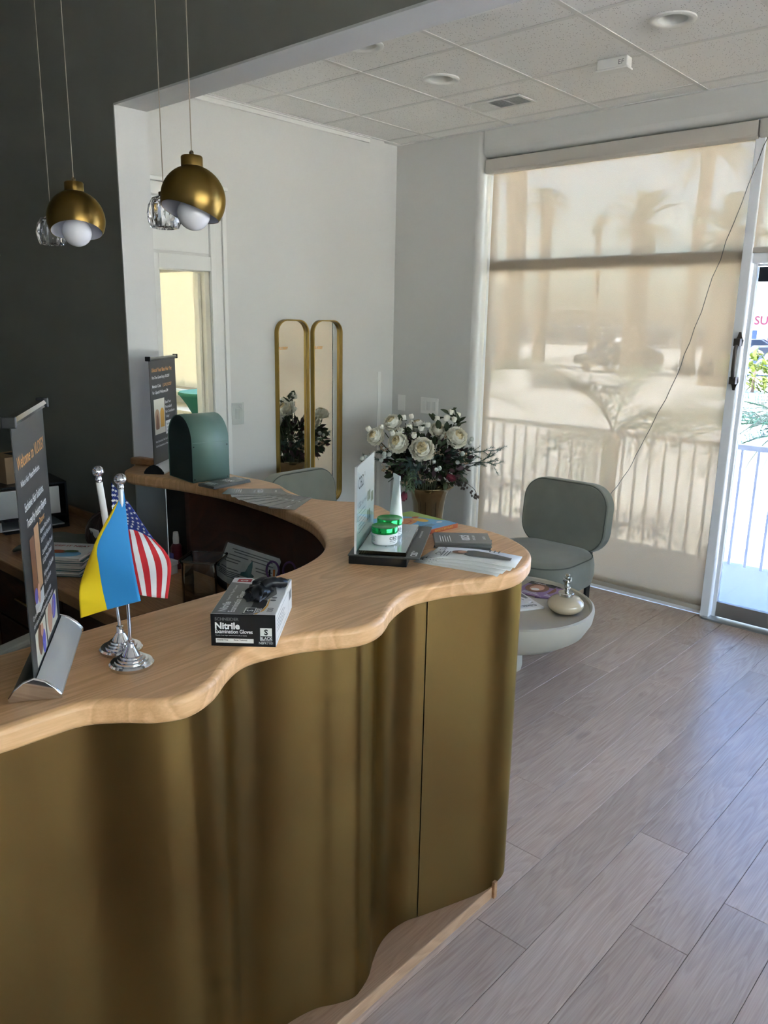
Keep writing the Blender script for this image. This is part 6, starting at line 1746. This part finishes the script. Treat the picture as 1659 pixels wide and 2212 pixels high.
# small cones on a trailing twig
cone = None
tw = MB()
tw.tube(smooth_path([(0.12, 0.0, 0.68), (0.24, 0.02, 0.70), (0.30, 0.06, 0.65), (0.325, 0.11, 0.60), (0.33, 0.12, 0.54)], 5), 0.002, 5)
tw.build('cone_twig', W['cone'], fa)
for k in range(24):
    f_ = rf.random()
    p = Vector((0.24, 0.0, 0.70)).lerp(Vector((0.33, 0.12, 0.55)), f_ ** 1.3) + Vector((rf.uniform(-.035, .035), rf.uniform(-.035, .035), rf.uniform(-.03, .02))) * (1.1 - 0.6 * f_)
    if cone is None:
        b = MB()
        for r_ in range(5):
            for q in range(6):
                T = Matrix.Translation((0, 0, -0.8 + 0.4 * r_)) @ Matrix.Rotation(2 * PI * (q + 0.5 * (r_ % 2)) / 6, 4, 'Z') @ Matrix.Rotation(0.5, 4, 'X')
                w_ = (1.0, 1.1, 0.95, 0.7, 0.4)[r_]
                b.add([(-0.3 * w_, 0, 0), (0.3 * w_, 0, 0), (0.42 * w_, 0.75 * w_, 0.1), (0.0, 1.0 * w_, 0.15), (-0.42 * w_, 0.75 * w_, 0.1)], [(0, 1, 2, 3, 4)], T)
        b.ball((0, 0, 0), 0.5, 8, 6, sz=1.6)
        cone = b.build('cone', W['cone'], fa, smooth=0)
        o = cone
    else:
        o = cone.copy(); C.objects.link(o); o.parent = fa
    aim(o, p, rf.uniform(0.009, 0.0125), (rf.uniform(-.3, 1), rf.uniform(-.3, .6), -rf.uniform(0, 1)))
# dried seed sprigs
for c in [(0.17, -0.12, 0.86), (0.10, -0.20, 0.70), (0.14, -0.16, 0.68), (0.27, 0.02, 0.79), (-0.13, -0.32, 0.87), (-0.1, -0.3, 0.74), (0.24, 0.05, 0.83), (0.16, -0.02, 0.94), (-0.22, -0.1, 0.72), (-0.25, 0.1, 0.75), (0.03, -0.25, 0.64)]:
    b = MB()
    for k in range(5):
        d = Vector((rf.uniform(-1, 1), rf.uniform(-1, 1), rf.uniform(-.4, 1))).normalized()
        e = Vector(c) + d * 0.045
        b.tube([c, tuple(e)], 0.0012, 4)
        for q in range(6):
            b.ball(tuple(Vector(c).lerp(e, 0.35 + 0.11 * q) + Vector((rf.uniform(-1, 1), rf.uniform(-1, 1), rf.uniform(-1, 1))) * 0.006), rf.uniform(.0032, .005), 6, 4)
    b.build('seed_sprig', W['bead'], fa, smooth=60)

# ------------------------------------------------------------------ outside
struct(MB().box(-12, 10, 4.72, 5.93, -0.30, -0.02).build('walkway', W['concrete'], smooth=0, bevel=0.006))
for x in (-7.5, -5.0, -2.9, -0.9, 1.3):
    struct(MB().box(x - 0.004, x + 0.004, 4.74, 5.92, -0.0201, -0.0192, Matrix.Translation((0, 0, 0))).build('walkway_joint', W['gap'], smooth=0))
struct(MB().box(-160, 90, -40, 150, -0.9, -0.55).build('ground_lot', W['asphalt'], smooth=0))
struct(MB().box(-30, 20, 5.94, 9.2, -0.55, -0.40).build('ground_planter', mat('planting_bed', srgb(214, 208, 196), 0.95, mottle=0.08, mscale=4), smooth=0))
rl = thing('balcony_railing', 'white metal railing with thin balusters along the outdoor walk', 'railing', (-2.0, 5.86, -0.02))
MB().box(-6.0, 9.0, -0.022, 0.022, 0.855, 0.895).build('top_rail', W['rail'], rl, smooth=0, bevel=0.004)
bal = None
for k in range(132):
    x = -5.95 + k * 0.113
    if bal is None:
        bal = MB().box(-0.009, 0.009, -0.009, 0.009, 0.0, 0.855).build('baluster', W['rail'], rl, smooth=0); o = bal
    else:
        o = bal.copy(); C.objects.link(o); o.parent = rl
    o.location = (x, 0, 0)
# palm plants by the railing
def frond_mesh(L_, drop, nleaf, lw, ll):
    b = MB()
    pts = [(L_ * u, 0, L_ * (0.35 * u - drop * u * u)) for u in [k / 10 for k in range(11)]]
    b.tube(pts, [0.012 * (1 - 0.8 * k / 10) for k in range(11)], 5)
    for k in range(nleaf):
        u = 0.12 + 0.88 * k / nleaf
        x, z = L_ * u, L_ * (0.35 * u - drop * u * u)
        for s_ in (-1, 1):
            l = ll * math.sin(PI * min(1, 0.15 + 0.8 * u)) ** 0.7
            d = Vector((0.75 + rnd.uniform(-.2, .25), s_ * 0.8, rnd.uniform(-.15, .35))).normalized()
            l *= rnd.uniform(.8, 1.1)
            e = Vector((x, 0, z)) + d * l + Vector((0, 0, -0.25 * l))
            m_ = Vector((x, 0, z)) + d * l * 0.5
            b.add([(x - lw, 0, z), (x + lw, 0, z), (m_.x + lw, m_.y, m_.z), (m_.x - lw, m_.y, m_.z), tuple(e)], [(0, 1, 2, 3), (3, 2, 4)])
    return b
fr_mesh = {}
def palm(label, loc, trunk_h, trunk_r, n, L_, drop, key, group=None, mname='frond', ball=False, nl=52, lw=0.0045):
    t = thing('palm_tree', label, 'palm tree', loc, rnd.uniform(0, 6), group)
    MB().tube([(0, 0, 0), (0.02 * trunk_h, 0, trunk_h * 0.5), (0, 0, trunk_h)], [trunk_r * 1.15, trunk_r * 0.9, trunk_r], 10).build('trunk', W['bark'], t)
    for k in range(n):
        if key not in fr_mesh:
            o = frond_mesh(L_, drop, nl, L_ * lw, L_ * 0.34).build('frond', W[mname], t, smooth=0); fr_mesh[key] = o
        else:
            o = fr_mesh[key].copy(); C.objects.link(o); o.parent = t
        el = rnd.uniform(-0.5, 0.9) if not ball else rnd.uniform(-1.2, 1.2)
        o.location = (0, 0, trunk_h); o.rotation_euler = (0, -el, 2 * PI * k / n * 1.618 * 2 + rnd.uniform(-.2, .2))
        o.scale = (rnd.uniform(.85, 1.1),) * 3
palm('young feathery palm beside the railing beyond the glass door', (-1.72, 7.0, -0.4), 1.2, 0.09, 18, 1.25, 0.75, 'young')
palm('young feathery palm behind the middle of the tall screen blind', (-3.7, 7.6, -0.4), 1.0, 0.09, 15, 1.35, 0.7, 'young')
palm('young feathery palm behind the window edge near the flowers', (-6.2, 8.2, -0.4), 1.1, 0.09, 14, 1.3, 0.7, 'young')
bs = thing('flowering_bush', 'yellow green bush by the parked cars beyond the palm', 'bush', (-9.4, 30, -0.55))
b = MB()
for k in range(260):
    d = Vector((rnd.gauss(0, 1), rnd.gauss(0, 1), rnd.gauss(0, 1))).normalized() * rnd.uniform(.6, 1)
    q = Vector((rnd.gauss(0, 1), rnd.gauss(0, 1), rnd.gauss(0, 1))).normalized().to_track_quat('Y', 'Z')
    b.add(lf.v, lf.f, Matrix.Translation((d.x * 1.3, d.y * 0.8, 0.75 + d.z * 0.7)) @ q.to_matrix().to_4x4() @ Matrix.Scale(0.28, 4))
b.build('leaves', W['frond_y'], bs, smooth=60)['kind'] = 'stuff'
MB().tube([(0, 0, 0), (0, 0, 0.8)], 0.06, 6).build('stem', W['bark'], bs)
for lb, x, y, h, r, n, L_, ball in [('tall palm whose trunk crosses the upper blind at its end by the flowers', -23.3, 35, 11.2, 0.55, 18, 2.2, False), ('tall palm with low crown seen through the upper blind', -26.3, 43, 9.2, 0.36, 20, 1.4, False), ('small round headed palm between the taller ones behind the upper blind', -23.9, 45, 8.1, 0.18, 22, 0.75, True), ('bushy palm behind the middle of the upper blind', -16.4, 35, 6.6, 0.5, 24, 1.6, True), ('tall thin palm rising out of the blind top', -15.0, 38, 9.9, 0.32, 20, 1.9, False), ('broad palm behind the upper blind beside the door post', -11.6, 32, 5.7, 0.5, 22, 1.7, True)]:
    palm(lb, (x, y, -0.55), h, r, n, L_, 0.75, 'tall%g' % L_, mname='frond', ball=ball, nl=16, lw=0.035)
# shop across the lot
sh = thing('shop_building', 'low pale shop building across the parking lot with SUSHI sign', 'building', (-30, 84, -0.55))
MB().box(-45, 45, 0, 12, 0, 3.9).build('wall', W['shop'], sh, smooth=0)
MB().box(-46, 46, -1.8, 12.5, 3.9, 4.25).build('roof', W['shop'], sh, smooth=0)
for k in range(20):
    x = -44 + k * 4.4
    f = MB().box(x, x + 3.6, -0.08, -0.001, 0.2, 2.2).build('window', W['alu_w'], sh, smooth=0)
    MB().box(x + 0.12, x + 1.72, -0.12, -0.081, 0.35, 2.05).build('pane', W['shop_blue'], f, smooth=0)
    MB().box(x + 1.88, x + 3.48, -0.12, -0.081, 0.35, 2.05).build('pane', W['shop_blue'], f, smooth=0)
text(sh, 'SUSHI', 1.15, W['sushi'], frame((1, 0, 0), (0, 0, 1), (3.05, -0.05, 2.62)), 0, 0, bold=0.01, name='sign_lettering')
def car(label, loc, rz, m):
    t = thing('parked_car', label, 'car', loc, rz, 'parked cars')
    TXc = Matrix(((1, 0, 0, 0), (0, 0, -1, 0), (0, 1, 0, 0), (0, 0, 0, 1)))
    def side(pts, y0, y1): return MB().prism(pts, y0, y1, TXc)
    side([(-2.25, 0.35), (-2.28, 0.65), (-2.1, 0.85), (-1.2, 0.95), (-0.6, 1.42), (0.8, 1.45), (1.6, 1.0), (2.2, 0.92), (2.28, 0.6), (2.2, 0.32)], -0.88, 0.88).build('body', W[m], t, smooth=30, bevel=0.08, seg=3)
    for s_ in (-1, 1):
        side([(-1.02, 0.98), (-0.54, 1.36), (0.05, 1.38), (0.05, 0.98)], min(s_ * 0.87, s_ * 0.895), max(s_ * 0.87, s_ * 0.895)).build('side_window', W['car_glass'], t, smooth=0)
        side([(0.12, 0.98), (0.12, 1.38), (0.74, 1.38), (1.38, 1.0)], min(s_ * 0.87, s_ * 0.895), max(s_ * 0.87, s_ * 0.895)).build('side_window', W['car_glass'], t, smooth=0)
        for x in (-1.4, 1.4):
            w_ = MB().lathe([(0.2, -0.11), (0.33, -0.11), (0.35, -0.07), (0.35, 0.07), (0.33, 0.11), (0.2, 0.11)], 24, Matrix.Translation((x, s_ * 0.80, 0.35)) @ Matrix.Rotation(PI / 2, 4, 'X')).build('wheel', W['rubber'], t, smooth=40)
            MB().lathe([(0.0, -0.115), (0.2, -0.115), (0.2, 0.115), (0.0, 0.115)], 16, Matrix.Translation((x, s_ * 0.80, 0.35)) @ Matrix.Rotation(PI / 2, 4, 'X')).build('hub', W['alu'], w_, smooth=40)
    side([(0.90, 1.41), (1.55, 1.035), (1.57, 1.06), (0.93, 1.45)], -0.74, 0.74).build('windscreen', W['car_glass'], t, smooth=0)
    return t
car('grey car parked before the SUSHI shop', (-21.2, 66, -0.55), math.radians(12), 'car_grey')
car('blue car parked nearer than the grey one, beside the yellow bush', (-12.3, 41, -0.55), math.radians(25), 'car_blue')
car('white car parked far behind the tall screen blind', (-25.0, 53, -0.55), math.radians(80), 'car_white')
car('dark grey car parked behind the lower part of the tall screen blind', (-18.5, 38, -0.55), math.radians(70), 'car_grey')
car('blue car parked behind the tall screen blind near the flowers', (-31.0, 42, -0.55), math.radians(75), 'car_blue')

# turn the lettering into plain meshes
bpy.context.view_layer.update()
dg = bpy.context.evaluated_depsgraph_get()
for o in [o for o in sc.objects if o.type == 'FONT']:
    me = bpy.data.meshes.new_from_object(o.evaluated_get(dg))
    n = bpy.data.objects.new('lettering_tmp', me)
    C.objects.link(n)
    n.parent = o.parent
    n.matrix_local = o.matrix_local.copy()
    for k in o.keys():
        if k in ('label',): n[k] = o[k]
    nm = o.name
    bpy.data.objects.remove(o)
    n.name = nm
